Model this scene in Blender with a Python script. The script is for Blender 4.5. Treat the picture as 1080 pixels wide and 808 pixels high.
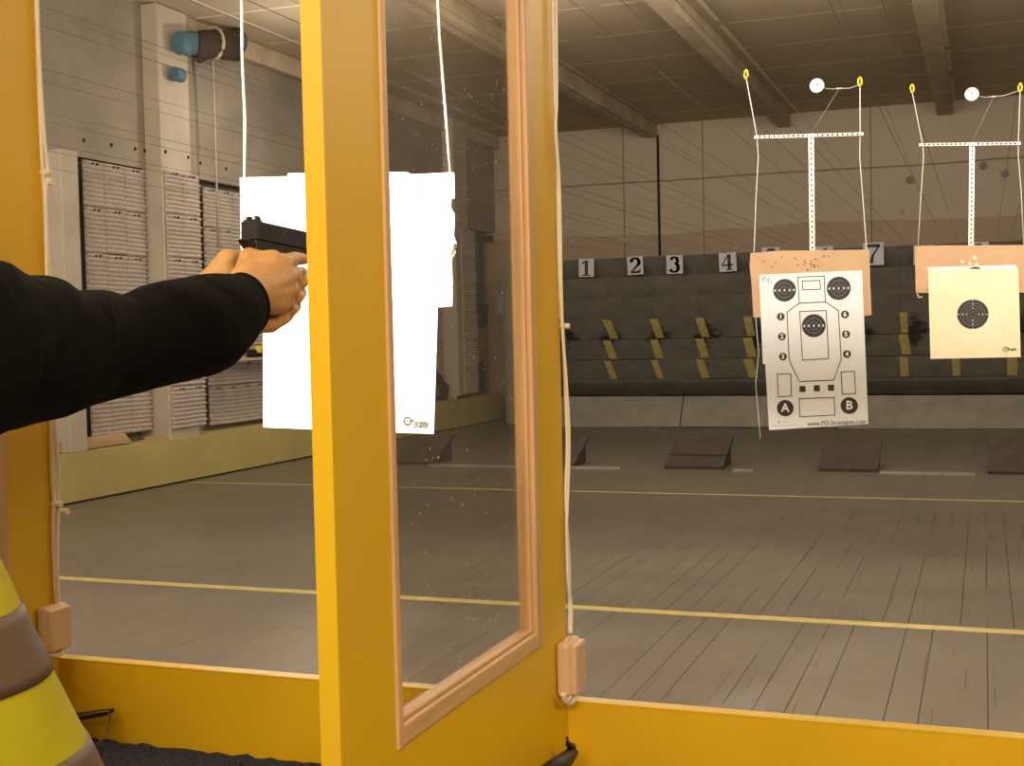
import bpy, bmesh, math, random
from mathutils import Vector, Matrix, noise
random.seed(7)
S = bpy.context.scene
C = S.collection
for o in list(bpy.data.objects): bpy.data.objects.remove(o)

# ------------------------------------------------------------------ camera
EYE = Vector((0, 0, 1.6))
F, CX, CY = 1338.0, 540.0, 404.0
def _axes():
    y = Vector(((1038-CX)/F, -(342-CY)/F, -1)).normalized()
    x = -Vector(((-3050-CX)/F, -(433-CY)/F, -1)).normalized()
    x = (x - y*x.dot(y)).normalized()
    z = x.cross(y)
    return Matrix((x, y, z))
ROT = _axes()
cd = bpy.data.cameras.new('camera'); cam = bpy.data.objects.new('camera', cd); C.objects.link(cam)
cam.matrix_world = Matrix.Translation(EYE) @ ROT.to_4x4()
cd.sensor_width = 36; cd.lens = F/1080*36; cd.clip_start = .02; cd.clip_end = 200
S.camera = cam
S.view_settings.view_transform = 'Standard'; S.view_settings.look = 'None'
S.view_settings.gamma = 1; S.view_settings.use_curve_mapping = False
S.view_settings.exposure = 0.0

# ------------------------------------------------------------------ light
w = bpy.data.worlds.new('world'); S.world = w; w.use_nodes = True
w.node_tree.nodes['Background'].inputs[0].default_value = (1, .86, .68, 1)
w.node_tree.nodes['Background'].inputs[1].default_value = .035
def lamp(kind, name, loc, target, energy, col, **k):
    d = bpy.data.lights.new(name, kind); d.energy = energy; d.color = col
    for a, b in k.items(): setattr(d, a, b)
    o = bpy.data.objects.new(name, d); C.objects.link(o); o.location = loc
    o.rotation_euler = (Vector(target)-Vector(loc)).to_track_quat('-Z', 'Y').to_euler()
    return o
WARM = (1, .83, .59); NEUT = (1, .97, .93); COOL = (1, .95, .88); HALL = (1, .87, .69)
# ceiling lamps of the shooters' room, above and behind the camera, plus two added fills
lamp('AREA', 'booth_light', (.3, -1.7, 2.6), (-.6, 1.6, 1.1), 62, WARM, shape='RECTANGLE', size=1.3, size_y=.3)
lamp('AREA', 'booth_fill_right', (1.9, -.3, 2.7), (-.6, 1.4, 1.0), 30, WARM, shape='RECTANGLE', size=1.2, size_y=.3)  # added fill that brightens the right-facing divider sides and the barrier
lamp('AREA', 'booth_light_far', (-1.9, -.8, 2.75), (-1.0, 1.4, 1.0), 26, WARM, shape='RECTANGLE', size=1.0, size_y=.3)
lamp('AREA', 'booth_fill_lane', (-1.55, .75, 2.75), (-1.1, 1.6, 1.0), 13, WARM, shape='RECTANGLE', size=.8, size_y=.2)  # added fill over the left lane for the dark barrier and bench
# lane spotlights above the firing line
for i in range(-3, 4):
    X = -.945 + .84*i
    lamp('SPOT', 'lane_spot', (X, 2.0, 3.3), (X, 10.5, 1.9), 85, NEUT, spot_size=math.radians(62), spot_blend=.55, shadow_soft_size=.07)
lamp('SPOT', 'lane_spot_near', (-1.75, 1.9, 2.9), (-1.785, 3.4, 1.75), 680, COOL, spot_size=math.radians(44), spot_blend=.4, shadow_soft_size=.05)
# wide floodlights over the firing line, shining down the hall
for X in (-7.0, -4.6, -2.2, .2, 2.6):
    lamp('AREA', 'flood_light', (X, 1.9, 3.7), (X-.3, 14.0, 4.2), 140, HALL, shape='RECTANGLE', size=1.0, size_y=.25)
for X in (-7.2, -4.5, -1.95, .75, 3.2):  # added point fills without fittings, lifting the dim ceiling and hall
    lamp('POINT', 'hall_fill', (X, 7.0, 3.7), (X, 7, 0), 60, HALL, shadow_soft_size=.12)
    lamp('POINT', 'hall_fill', (X, 13.0, 4.3), (X, 13, 0), 55, HALL, shadow_soft_size=.12)
# rows of fluorescent fittings under the hall ceiling, above the picture
for Y, e in ((6.8, 26), (10.2, 5), (13.2, 45)):
    for X in (-6.6, -1.9, 1.6):
        lamp('AREA', 'hall_light', (X, Y, 5.05), (X, Y+1.4, 0), e, HALL, shape='RECTANGLE', size=1.6, size_y=.15)
# ------------------------------------------------------------------ helpers
def ray(x, y): return ROT @ Vector(((x-CX)/F, -(y-CY)/F, -1))
def on(x, y, ax, v):
    r = ray(x, y); return EYE + r*((v-EYE[ax])/r[ax])
def PX(x, y, X): return on(x, y, 0, X)
def PY(x, y, Y): return on(x, y, 1, Y)

def mat(name, col, rough=.6, metal=0, var=0, vscale=6, bump=0, bscale=60, spec=.5, stretch=None, col2=None):
    m = bpy.data.materials.new(name); m.use_nodes = True; nt = m.node_tree; n = nt.nodes; l = nt.links
    b = n['Principled BSDF']; b.inputs['Roughness'].default_value = rough; b.inputs['Metallic'].default_value = metal
    b.inputs['Specular IOR Level'].default_value = spec
    b.inputs['Base Color'].default_value = (*col, 1)
    if var or bump or col2:
        tc = n.new('ShaderNodeTexCoord'); mp = n.new('ShaderNodeMapping'); l.new(tc.outputs['Object'], mp.inputs[0])
        if stretch: mp.inputs['Scale'].default_value = stretch
    if var or col2:
        t = n.new('ShaderNodeTexNoise'); t.inputs['Scale'].default_value = vscale; t.inputs['Detail'].default_value = 6; t.inputs['Roughness'].default_value = .6
        l.new(mp.outputs[0], t.inputs['Vector'])
        r = n.new('ShaderNodeValToRGB'); c2 = col2 or [min(1, c*(1+var)) for c in col]; c1 = col if col2 else [c*(1-var) for c in col]
        r.color_ramp.elements[0].position = .35; r.color_ramp.elements[1].position = .65
        r.color_ramp.elements[0].color = (*c1, 1); r.color_ramp.elements[1].color = (*c2, 1)
        l.new(t.outputs['Fac'], r.inputs[0]); l.new(r.outputs[0], b.inputs['Base Color'])
    if bump:
        t2 = n.new('ShaderNodeTexNoise'); t2.inputs['Scale'].default_value = bscale; t2.inputs['Detail'].default_value = 4
        l.new(mp.outputs[0], t2.inputs['Vector'])
        bp = n.new('ShaderNodeBump'); bp.inputs['Strength'].default_value = bump; bp.inputs['Distance'].default_value = .01
        l.new(t2.outputs['Fac'], bp.inputs['Height']); l.new(bp.outputs[0], b.inputs['Normal'])
    return m
def mth(nt, op, a, b=None, c=None):
    nd = nt.nodes.new('ShaderNodeMath'); nd.operation = op
    for i, v in enumerate((a, b, c)):
        if v is None: continue
        if isinstance(v, (int, float)): nd.inputs[i].default_value = v
        else: nt.links.new(v, nd.inputs[i])
    return nd.outputs[0]
def mixc(nt, fac, a, b):
    nd = nt.nodes.new('ShaderNodeMix'); nd.data_type = 'RGBA'
    for i, v in ((0, fac), (6, a), (7, b)):
        if isinstance(v, tuple): nd.inputs[i].default_value = (*v, 1)
        elif isinstance(v, (int, float)): nd.inputs[i].default_value = v
        else: nt.links.new(v, nd.inputs[i])
    return nd.outputs[2]
def noi(nt, vec, scale, detail=4, stretch=None, rough=.5):
    t = nt.nodes.new('ShaderNodeTexNoise'); t.inputs['Scale'].default_value = scale; t.inputs['Detail'].default_value = detail
    t.inputs['Roughness'].default_value = rough
    if stretch:
        mp = nt.nodes.new('ShaderNodeMapping'); mp.inputs['Scale'].default_value = stretch; nt.links.new(vec, mp.inputs[0]); vec = mp.outputs[0]
    nt.links.new(vec, t.inputs['Vector']); return t.outputs['Fac']
def start(name, rough):
    m = bpy.data.materials.new(name); m.use_nodes = True; nt = m.node_tree
    tc = nt.nodes.new('ShaderNodeTexCoord'); sp = nt.nodes.new('ShaderNodeSeparateXYZ'); nt.links.new(tc.outputs['Object'], sp.inputs[0])
    nt.nodes['Principled BSDF'].inputs['Roughness'].default_value = rough
    return m, nt, tc.outputs['Object'], sp.outputs, nt.nodes['Principled BSDF']

class MB:
    def __init__(s): s.bm = bmesh.new(); s.mi = 0
    def _f(s, vs, smooth=False):
        try:
            f = s.bm.faces.new(vs); f.material_index = s.mi; f.smooth = smooth
        except ValueError: pass
    def box(s, a, b):
        a, b = Vector(a), Vector(b)
        x0, x1 = sorted((a.x, b.x)); y0, y1 = sorted((a.y, b.y)); z0, z1 = sorted((a.z, b.z))
        return s.hexa([(x0,y0,z0),(x1,y0,z0),(x1,y1,z0),(x0,y1,z0),(x0,y0,z1),(x1,y0,z1),(x1,y1,z1),(x0,y1,z1)])
    def hexa(s, p):
        v = [s.bm.verts.new(q) for q in p]
        for f in ((0,3,2,1),(4,5,6,7),(0,1,5,4),(1,2,6,5),(2,3,7,6),(3,0,4,7)): s._f([v[i] for i in f])
        return v
    def prism(s, pts, d):          # polygon (3-D points) pushed along vector d
        d = Vector(d); a = [s.bm.verts.new(p) for p in pts]; b = [s.bm.verts.new(Vector(p)+d) for p in pts]
        s._f(a[::-1]); s._f(b); n = len(a)
        for i in range(n): s._f([a[i], a[(i+1)%n], b[(i+1)%n], b[i]])
    def tube(s, pts, r, seg=8, closed=False):
        pts = [Vector(p) for p in pts]; n = len(pts); rings = []
        rr = r if isinstance(r, (list, tuple)) else [r]*n
        for i, p in enumerate(pts):
            t = (pts[(i+1)%n] - pts[i-1]) if closed else (pts[min(i+1, n-1)] - pts[max(i-1, 0)])
            t.normalize(); u = t.cross(Vector((0,0,1)) if abs(t.z) < .9 else Vector((1,0,0))).normalized(); v = t.cross(u)
            rings.append([s.bm.verts.new(p + (u*math.cos(a)+v*math.sin(a))*rr[i]) for a in [2*math.pi*k/seg for k in range(seg)]])
        for i in range(n if closed else n-1):
            A, B = rings[i], rings[(i+1)%n]
            for k in range(seg): s._f([A[k], A[(k+1)%seg], B[(k+1)%seg], B[k]], True)
        if not closed: s._f(rings[0][::-1]); s._f(rings[-1])
    def loft(s, rings, caps=True, smooth=True):
        R = [[s.bm.verts.new(p) for p in r] for r in rings]; m = len(R[0])
        for A, B in zip(R, R[1:]):
            for k in range(m): s._f([A[k], A[(k+1)%m], B[(k+1)%m], B[k]], smooth)
        if caps: s._f(R[0][::-1], False); s._f(R[-1], False)
    def capsule(s, a, b, ra, rb, seg=14, k=5):
        a, b = Vector(a), Vector(b); t = (b-a)
        if t.length < 1e-6: t = Vector((0,0,1e-4)); b = a+t
        t = t.normalized(); u = t.cross(Vector((0,0,1)) if abs(t.z) < .9 else Vector((1,0,0))).normalized(); v = t.cross(u)
        rings = []
        for c, r, sg in ((a, ra, -1), (b, rb, 1)):
            L = [i/k*math.pi/2 for i in range(k+1)]
            L = [x for x in L if x < math.pi/2-.05]
            if sg < 0: L = L[::-1]
            for x in L:
                q = c + t*(sg*math.sin(x)*r); R = r*math.cos(x)
                rings.append([q + (u*math.cos(z)+v*math.sin(z))*R for z in [2*math.pi*j/seg for j in range(seg)]])
        s.loft(rings)
    def disc(s, c, r, nrm, th, seg=24):
        c = Vector(c); n = Vector(nrm).normalized(); u = n.cross(Vector((0,0,1)) if abs(n.z) < .9 else Vector((1,0,0))).normalized(); v = n.cross(u)
        s.prism([c + (u*math.cos(a)+v*math.sin(a))*r for a in [2*math.pi*k/seg for k in range(seg)]], n*th)
    def build(s, name, m, parent=None, bevel=0, seg=2, smooth=None):
        bmesh.ops.recalc_face_normals(s.bm, faces=s.bm.faces)
        me = bpy.data.meshes.new(name); s.bm.to_mesh(me); s.bm.free()
        for q in (m if isinstance(m, (list, tuple)) else [m]): me.materials.append(q)
        if smooth is not None:
            for p in me.polygons: p.use_smooth = smooth
        o = bpy.data.objects.new(name, me); C.objects.link(o)
        if bevel:
            bv = o.modifiers.new('bevel', 'BEVEL'); bv.width = bevel; bv.segments = seg; bv.limit_method = 'ANGLE'; bv.angle_limit = .6
        if parent: adopt(o, parent)
        return o
def wloc(o):
    v = Vector(o.location); 
    while o.parent: o = o.parent; v += o.location
    return v
def adopt(o, parent):              # meshes are drawn in room coordinates, then moved into the parent's frame
    o.data.transform(Matrix.Translation(-wloc(parent))); o.parent = parent
def tag(o, label=None, cat=None, group=None, kind=None):
    for k, v in (('label', label), ('category', cat), ('group', group), ('kind', kind)):
        if v: o[k] = v
    return o
def thing(name, loc, label, cat, group=None):
    o = bpy.data.objects.new(name, None); C.objects.link(o); o.location = loc; o.empty_display_size = .05
    return tag(o, label, cat, group)
def copy_tree(o, delta=(0,0,0), label=None, group=None):
    r = o.copy(); C.objects.link(r); r.location = o.location + Vector(delta)
    if label: r['label'] = label
    if group: r['group'] = group
    for ch in o.children:
        c = ch.copy(); C.objects.link(c); c.parent = r
        for g in ch.children:
            d = g.copy(); C.objects.link(d); d.parent = c
    return r
def text_mesh(txt, size, th=.0006, offset=0):
    cu = bpy.data.curves.new('lettering', 'FONT'); cu.body = txt; cu.size = size; cu.extrude = th; cu.offset = offset
    cu.align_x = 'CENTER'; cu.align_y = 'CENTER'; cu.resolution_u = 3
    o = bpy.data.objects.new('lettering', cu); C.objects.link(o)
    bpy.context.view_layer.update()
    me = bpy.data.meshes.new_from_object(o.evaluated_get(bpy.context.evaluated_depsgraph_get()))
    bpy.data.objects.remove(o); me.materials.clear(); return me
def text(txt, size, c, m, parent, name='lettering', roll=0, width=None, offset=0, th=.0006):
    me = text_mesh(txt, size, th, offset)
    if width:
        xs = [v.co.x for v in me.vertices]; k = width/(max(xs)-min(xs)); me.transform(Matrix.Diagonal((k, 1, 1, 1)))
    me.transform(Matrix.Translation(c) @ Matrix.Rotation(roll, 4, 'Y') @ Matrix.Rotation(math.pi/2, 4, 'X'))
    me.materials.append(m); o = bpy.data.objects.new(name, me); C.objects.link(o); adopt(o, parent); return o

# ------------------------------------------------------------------ materials
# floor of narrow painted boards running down the lanes
m, nt, ob, sp, b = start('floorboards', .42); M_floor = m
a = noi(nt, ob, .9, 5); base = mixc(nt, mth(nt, 'MULTIPLY', a, 1.0), (.120, .102, .078), (.175, .150, .118))
bx = mth(nt, 'MULTIPLY', sp[0], 1/.133); bi = mth(nt, 'FLOOR', bx)
wn = nt.nodes.new('ShaderNodeTexWhiteNoise'); wn.noise_dimensions = '1D'; nt.links.new(bi, wn.inputs['W'])
base2 = mixc(nt, mth(nt, 'MULTIPLY', wn.outputs['Value'], .22), base, (.12, .105, .085))
fr = mth(nt, 'FRACT', bx); gap = mth(nt, 'LESS_THAN', fr, .036)
wear = noi(nt, ob, 1.0, 3, (7.5, .28, 1)); thr = mth(nt, 'GREATER_THAN', wear, .485)
bx2 = mth(nt, 'MULTIPLY', mth(nt, 'ADD', sp[0], .031), 1/.061); gap2 = mth(nt, 'LESS_THAN', mth(nt, 'FRACT', bx2), .045)
thr2 = mth(nt, 'GREATER_THAN', noi(nt, ob, 1.7, 3, (9, .8, 1)), .60)
near = mth(nt, 'LESS_THAN', sp[1], 11.5)
g = mth(nt, 'MULTIPLY', near, mth(nt, 'MAXIMUM', mth(nt, 'MULTIPLY', gap, thr), mth(nt, 'MULTIPLY', gap2, thr2)))
col = mixc(nt, mth(nt, 'MULTIPLY', g, .93), base2, (.02, .016, .012))
nt.links.new(col, b.inputs['Base Color'])
nt.links.new(mth(nt, 'ADD', mth(nt, 'MULTIPLY', noi(nt, ob, 2.5, 3), .22), .22), b.inputs['Roughness'])
b.inputs['Specular IOR Level'].default_value = .35
# concrete slab ceiling with pale joints
m, nt, ob, sp, b = start('ceiling_slabs', .85); M_ceil = m
base = mixc(nt, noi(nt, ob, 1.2, 5), (.42, .34, .235), (.53, .44, .315))
jy = mth(nt, 'LESS_THAN', mth(nt, 'FRACT', mth(nt, 'MULTIPLY', mth(nt, 'SUBTRACT', sp[1], .875), 1/1.5)), .030)
jx = mth(nt, 'LESS_THAN', mth(nt, 'ABSOLUTE', mth(nt, 'SUBTRACT', mth(nt, 'FRACT', mth(nt, 'MULTIPLY', mth(nt, 'ADD', sp[0], 4.35), 1/2.6)), .5)), .011)
msk = mth(nt, 'GREATER_THAN', noi(nt, ob, 1.3, 3), .40)
j = mth(nt, 'MULTIPLY', mth(nt, 'MAXIMUM', jy, jx), mth(nt, 'MULTIPLY', msk, .95))
nt.links.new(mixc(nt, j, base, (.80, .70, .52)), b.inputs['Base Color'])
# back wall: large plastered panels, brownish band along the bottom
m, nt, ob, sp, b = start('back_wall_panels', .85); M_back = m
base = mixc(nt, noi(nt, ob, .8, 6), (.42, .345, .26), (.52, .435, .34))
band = mth(nt, 'LESS_THAN', mth(nt, 'ADD', sp[2], mth(nt, 'MULTIPLY', noi(nt, ob, .6, 3), .25)), 3.55)
base = mixc(nt, mth(nt, 'MULTIPLY', band, .75), base, (.36, .26, .18))
zn = mth(nt, 'ADD', sp[2], mth(nt, 'MULTIPLY', noi(nt, ob, .8, 4), .08))
hz = mth(nt, 'LESS_THAN', mth(nt, 'ABSOLUTE', mth(nt, 'SUBTRACT', zn, 4.41)), .014)
vx = mth(nt, 'LESS_THAN', mth(nt, 'ABSOLUTE', mth(nt, 'SUBTRACT', mth(nt, 'FRACT', mth(nt, 'MULTIPLY', mth(nt, 'ADD', sp[0], 6.25), 1/2.95)), .5)), .0035)
vx0 = mth(nt, 'LESS_THAN', mth(nt, 'ABSOLUTE', mth(nt, 'ADD', sp[0], 6.27)), .012)
s1 = mth(nt, 'MULTIPLY', mth(nt, 'MAXIMUM', hz, mth(nt, 'MAXIMUM', vx, vx0)), .7)
nt.links.new(mixc(nt, s1, base, (.10, .08, .06)), b.inputs['Base Color'])
M_wall = mat('painted_plaster', (.245, .212, .168), .85, var=.14, vscale=1.5, bump=.25, bscale=14)
M_pil = mat('pilaster_paint', (.40, .345, .275), .8, var=.08, vscale=2, bump=.2, bscale=12)
M_recess = mat('recess_wall', (.16, .135, .11), .9, var=.2)
M_beam = mat('concrete_beam', (.46, .375, .265), .85, var=.18, vscale=2)
M_tray = mat('egg_tray_pulp', (.375, .32, .278), .95, var=.08, vscale=5)
M_kick = mat('yellowish_board', (.42, .355, .135), .6, var=.08, vscale=1.4, bump=.1)
M_wood = mat('raw_plank', (.42, .28, .16), .6, var=.18, vscale=4, stretch=(1, .12, 4))
M_trim = mat('pine_trim', (.60, .36, .17), .42, var=.12, vscale=16, stretch=(6, 3, .35))
M_trimh = mat('pine_trim_rail', (.60, .37, .18), .42, var=.13, vscale=16, stretch=(6, .35, 5))
M_yel = mat('yellow_paint', (.69, .415, .008), .42, bump=.035, bscale=600, var=.04, vscale=3)
M_yel2 = mat('yellow_paint_edge', (.72, .46, .014), .4, bump=.035, bscale=600)
M_carpet = mat('navy_carpet', (.030, .040, .075), 1, var=.6, vscale=150, bump=1, bscale=260)
M_box = mat('beige_plastic', (.66, .44, .26), .38)
M_cable = mat('cream_cable', (.78, .68, .52), .45)
M_black = mat('black_rubber', (.012, .011, .010), .5)
M_rub = mat('rubber_slat', (.225, .208, .175), .85, var=.15, vscale=2.5, bump=.3, bscale=20)
M_apron = mat('grey_apron', (.24, .22, .18), .8, var=.12, vscale=3)
M_sheetm = mat('steel_sheet', (.20, .19, .17), .55, var=.08)
M_tape = mat('yellow_tape', (.78, .64, .20), .7, col2=(.60, .50, .20), vscale=9)
M_line = mat('line_paint', (.44, .36, .11), .6, var=.15, vscale=8)
M_rail = mat('floor_rail', (.22, .20, .17), .5, var=.15)
M_mat = mat('dark_mat', (.050, .037, .029), .6, var=.2)
M_paper = mat('white_paper', (.77, .78, .80), .75)
M_cream = mat('cream_paper', (.82, .73, .51), .75)
M_card = mat('cardboard', (.50, .325, .195), .85, var=.06, vscale=8)
M_ink = mat('black_ink', (.035, .028, .028), .7)
M_grey = mat('grey_ink', (.32, .30, .28), .7)
M_dark = mat('dark_inside', (.015, .012, .01), .9)
M_sign = mat('sign_plate', (.50, .50, .52), .6, var=.1)
M_galv = mat('galvanised_strip', (.55, .53, .50), .35, .2)
M_cord = mat('white_cord', (.62, .61, .58), .6)
M_hook = mat('yellow_hook', (.75, .55, .03), .4)
M_wire = mat('steel_wire', (.055, .045, .035), .5)
M_gun = mat('gun_steel', (.014, .012, .010), .38, .3, bump=.05, bscale=500)
M_skin = mat('skin', (.62, .335, .125), .5, var=.10, vscale=18, bump=.12, bscale=120)
M_skin.node_tree.nodes['Principled BSDF'].inputs['Subsurface Weight'].default_value = .08
M_skin.node_tree.nodes['Principled BSDF'].inputs['Subsurface Radius'].default_value = (.012, .004, .002)
M_hair = mat('dark_hair', (.03, .02, .012), .7, bump=.6, bscale=200)
M_jack = mat('black_jacket', (.0026, .0021, .0019), .9, bump=.2, bscale=900, spec=.12)
M_vest = mat('hi_vis_yellow', (.60, .54, .010), .75, bump=.2, bscale=700)
M_band = mat('reflective_grey', (.17, .118, .09), .5, bump=.15, bscale=900)
M_trou = mat('dark_trousers', (.02, .02, .025), .9)
M_blue = mat('blue_cloth', (.065, .135, .185), .7, var=.2)
M_brown = mat('brown_roll', (.035, .022, .014), .85, var=.3)
# window glass: clear pane with a slight tint, reflections and scuffs
m, nt, ob, sp, b = start('window_glass', .05); M_glass = m
tr = nt.nodes.new('ShaderNodeBsdfTransparent'); tr.inputs[0].default_value = (.945, .935, .91, 1)
gl = nt.nodes.new('ShaderNodeBsdfGlossy'); gl.inputs['Roughness'].default_value = .02
fz = nt.nodes.new('ShaderNodeFresnel'); fz.inputs[0].default_value = 1.45
mx = nt.nodes.new('ShaderNodeMixShader'); nt.links.new(mth(nt, 'MULTIPLY', fz.outputs[0], .28), mx.inputs[0]); nt.links.new(tr.outputs[0], mx.inputs[1]); nt.links.new(gl.outputs[0], mx.inputs[2])
df = nt.nodes.new('ShaderNodeBsdfDiffuse'); df.inputs[0].default_value = (.75, .66, .5, 1)
speck = mth(nt, 'MULTIPLY', mth(nt, 'GREATER_THAN', noi(nt, ob, 170, 2), .735), .85)
dust = mth(nt, 'MULTIPLY', noi(nt, ob, 3, 4), .004)
mx2 = nt.nodes.new('ShaderNodeMixShader'); nt.links.new(mth(nt, 'MAXIMUM', speck, dust), mx2.inputs[0]); nt.links.new(mx.outputs[0], mx2.inputs[1]); nt.links.new(df.outputs[0], mx2.inputs[2])
nt.links.new(mx2.outputs[0], nt.nodes['Material Output'].inputs[0])

# ------------------------------------------------------------------ the hall
YW, ZC, XW, XR = 23.0, 5.41, -8.85, 4.6
f = MB(); f.box((-9.2, 1.62, -.1), (XR, YW, 0)); fl = tag(f.build('floor', M_floor), kind='structure')
f = MB(); f.box((-9.2, -2.4, -.1), (XR, 1.62, 0)); tag(f.build('floor', mat('booth_floor', (.10, .09, .08), .7, var=.1)), kind='structure')
for Y in (6.97, 12.2):
    f = MB(); f.box((-8.5, Y, 0), (XR-.05, Y+(.095 if Y < 10 else .05), .0015)); f.build('line_marking', M_line, fl)
f = MB(); f.box((-9.2, 1.5, ZC), (XR, YW, ZC+.15)); ce = tag(f.build('ceiling', M_ceil), kind='structure')
f = MB(); f.box((-9.2, -2.4, 2.85), (XR, 1.5, 2.95)); tag(f.build('ceiling', mat('booth_ceiling', (.75, .62, .42), .8)), kind='structure')
f = MB(); f.box((-9.2, 1.5, 2.95), (XR, 1.6, ZC)); tag(f.build('trim_header', M_beam), kind='structure')
for xa, xb in ((-8.85, -8.72), (-5.86, -5.61), (-3.42, -3.19), (-.72, -.47), (2.0, 2.25)):
    f = MB(); f.box((xa, 12.66 if xa < -8 else 1.6, ZC-.24), (xb, YW, ZC)); tag(f.build('trim_beam', M_beam, bevel=.012), kind='structure')
f = MB(); f.box((-9.2, YW, 0), (XR, YW+.2, ZC)); tag(f.build('wall_back', M_back), kind='structure')
f = MB(); f.box((XR, -2.4, 0), (XR+.2, YW+.2, ZC)); tag(f.build('wall_right', M_wall), kind='structure')
f = MB(); f.box((-9.2, -2.5, 0), (XR, -2.4, 2.95)); tag(f.build('wall_booth', mat('booth_wall', (.62, .5, .33), .8)), kind='structure')
f = MB()                                            # left wall: upper part juts over a shallow recess
f.box((-9.2, -2.4, 3.56), (XW, YW, ZC)); f.box((-9.2, -2.4, 0), (-9.05, YW, 3.56))
tag(f.build('wall_left', M_wall), kind='structure')
for ya, yb, z0 in ((12.07, 12.64, 0), (16.3, 16.87, 0), (20.5, 21.1, 0)):
    f = MB(); f.box((XW-.2, ya, z0), (-8.64, yb, ZC-.01)); tag(f.build('trim_pilaster', M_pil, bevel=.01), kind='structure')
f = MB(); f.box((-9.05, 10.40, .5), (-8.64, 10.66, 3.56)); tag(f.build('trim_post', M_pil, bevel=.01), kind='structure')
# dark doorway at the end of the left wall
f = MB(); f.box((-9.05, 21.45, .45), (-8.95, 22.6, 3.45)); tag(f.build('door_1', mat('dark_door', (.035, .028, .022), .7, var=.2)), kind='structure')
f = MB(); f.box((-8.95, 21.45, 1.1), (-8.93, 22.6, 1.75)); tag(f.build('trim_door', M_apron), kind='structure')
f = MB(); f.box((-9.05, 21.4, 3.40), (-8.80, 22.75, 3.50)); f.box((-8.95, 21.4, 1.85), (-8.88, 22.6, 2.2)); tag(f.build('trim_door', M_dark), kind='structure')
# low yellowish kick board along the left wall
f = MB(); f.box((-9.05, 2.0, .02), (-8.58, 22.4, .5)); tag(f.build('baseboard_left', M_kick), kind='structure')
f = MB(); f.box((-9.05, 2.0, 0), (-8.60, 22.4, .02)); tag(f.build('trim_base', M_dark), kind='structure')

# acoustic egg trays on the left wall
def tray_mesh(w=.318, h=.482, nx=6, nz=10, q=6, amp=.034):
    bm = bmesh.new(); g = []
    for j in range(nz*q+1):
        row = []
        for i in range(nx*q+1):
            u, v = i/q, j/q
            d = amp*((.5-.5*math.cos(2*math.pi*(u+.5*(int(v) % 2)))) * (.5-.5*math.cos(2*math.pi*v)))**1.6
            row.append(bm.verts.new((.012+d, w*(i/(nx*q)-.5), h*(j/(nz*q)))))
        g.append(row)
    for j in range(nz*q):
        for i in range(nx*q):
            fc = bm.faces.new([g[j][i], g[j][i+1], g[j+1][i+1], g[j+1][i]]); fc.smooth = True
    edge = [g[0][i] for i in range(nx*q+1)] + [g[j][-1] for j in range(1, nz*q+1)] + [g[-1][i] for i in range(nx*q-1, -1, -1)] + [g[j][0] for j in range(nz*q-1, 0, -1)]
    back = [bm.verts.new((0, v.co.y, v.co.z)) for v in edge]
    for k in range(len(edge)):
        bm.faces.new([edge[k], back[k], back[(k+1) % len(edge)], edge[(k+1) % len(edge)]])
    bm.faces.new(back)
    # two small label holes pressed in the middle
    bmesh.ops.recalc_face_normals(bm, faces=bm.faces)
    me = bpy.data.meshes.new('egg_tray'); bm.to_mesh(me); bm.free(); me.materials.append(M_tray); me.materials.append(M_dark)
    for p in me.polygons:
        c = p.center
        if abs(c.z-.455) < .012 and (abs(c.y+.02) < .012 or abs(c.y-.045) < .012) and p.normal.x > .3: p.material_index = 1
    return me
TM = tray_mesh()
tblocks = [('between the light post and the divider', -8.93, 9.5, 10.38, 3.52),
           ('between light post and first pilaster', -8.87, 11.0, 12.03, 3.55),
           ('on the first pilaster', -8.636, 12.10, 12.76, 3.55),
           ('just beyond the first pilaster', -8.95, 13.3, 15.9, 3.50),
           ('before the dark doorway', -8.93, 19.2, 20.48, 3.5),
           ('on the last pilaster', -8.636, 20.72, 21.36, 3.5)]
COLN = ['first', 'second', 'third', 'fourth', 'fifth', 'sixth', 'seventh', 'eighth', 'ninth']
ROWN = ['top', 'second', 'third', 'fourth', 'fifth', 'bottom']
first = None
for lab, x, ya, yb, zt in tblocks:
    n = max(1, round((yb-ya)/.33)); rows = 6
    for j in range(rows):
        for i in range(n):
            o = bpy.data.objects.new('egg_tray', TM); C.objects.link(o)
            o.location = (x+random.uniform(-.004, .006), ya+(i+.5)*(yb-ya)/n, zt-.49*(j+1)+random.uniform(-.003, .003))
            o.rotation_euler = (random.uniform(-.004, .004), 0, 0); o.scale = (1, (yb-ya)/n/.326, 1)
            tag(o, 'egg tray, ' + ROWN[j] + ' row, ' + COLN[i] + ' column ' + lab, 'egg tray', 'egg trays ' + lab)
# flat pale cardboard strip next to the trays
# plank and odds and ends lying on the kick board
f = MB(); f.hexa([PX(57,472,-8.75), PX(140,460,-8.75), PX(140,460,-8.75)+Vector((-.10,0,0)), PX(57,472,-8.75)+Vector((-.10,0,0)),
                  PX(57,459,-8.75), PX(132,450,-8.75), PX(132,450,-8.75)+Vector((-.10,0,0)), PX(57,459,-8.75)+Vector((-.10,0,0))])
pk = f.build('wooden_plank', M_wood, bevel=.008); zmin = min(v.co.z for v in pk.data.vertices); pk.data.transform(Matrix.Translation((0,0,.502-zmin)))
tag(pk, 'light brown wooden plank lying on the yellowish low board by the left wall', 'plank')
f = MB(); f.box((-8.72, 11.62, .502), (-8.62, 12.0, .53)); f.box((-8.71, 11.7, .53), (-8.64, 11.9, .56))
tag(f.build('board_offcut', M_wood), 'small wooden offcut on the low board at the foot of the first pilaster', 'wood offcut')
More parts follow.
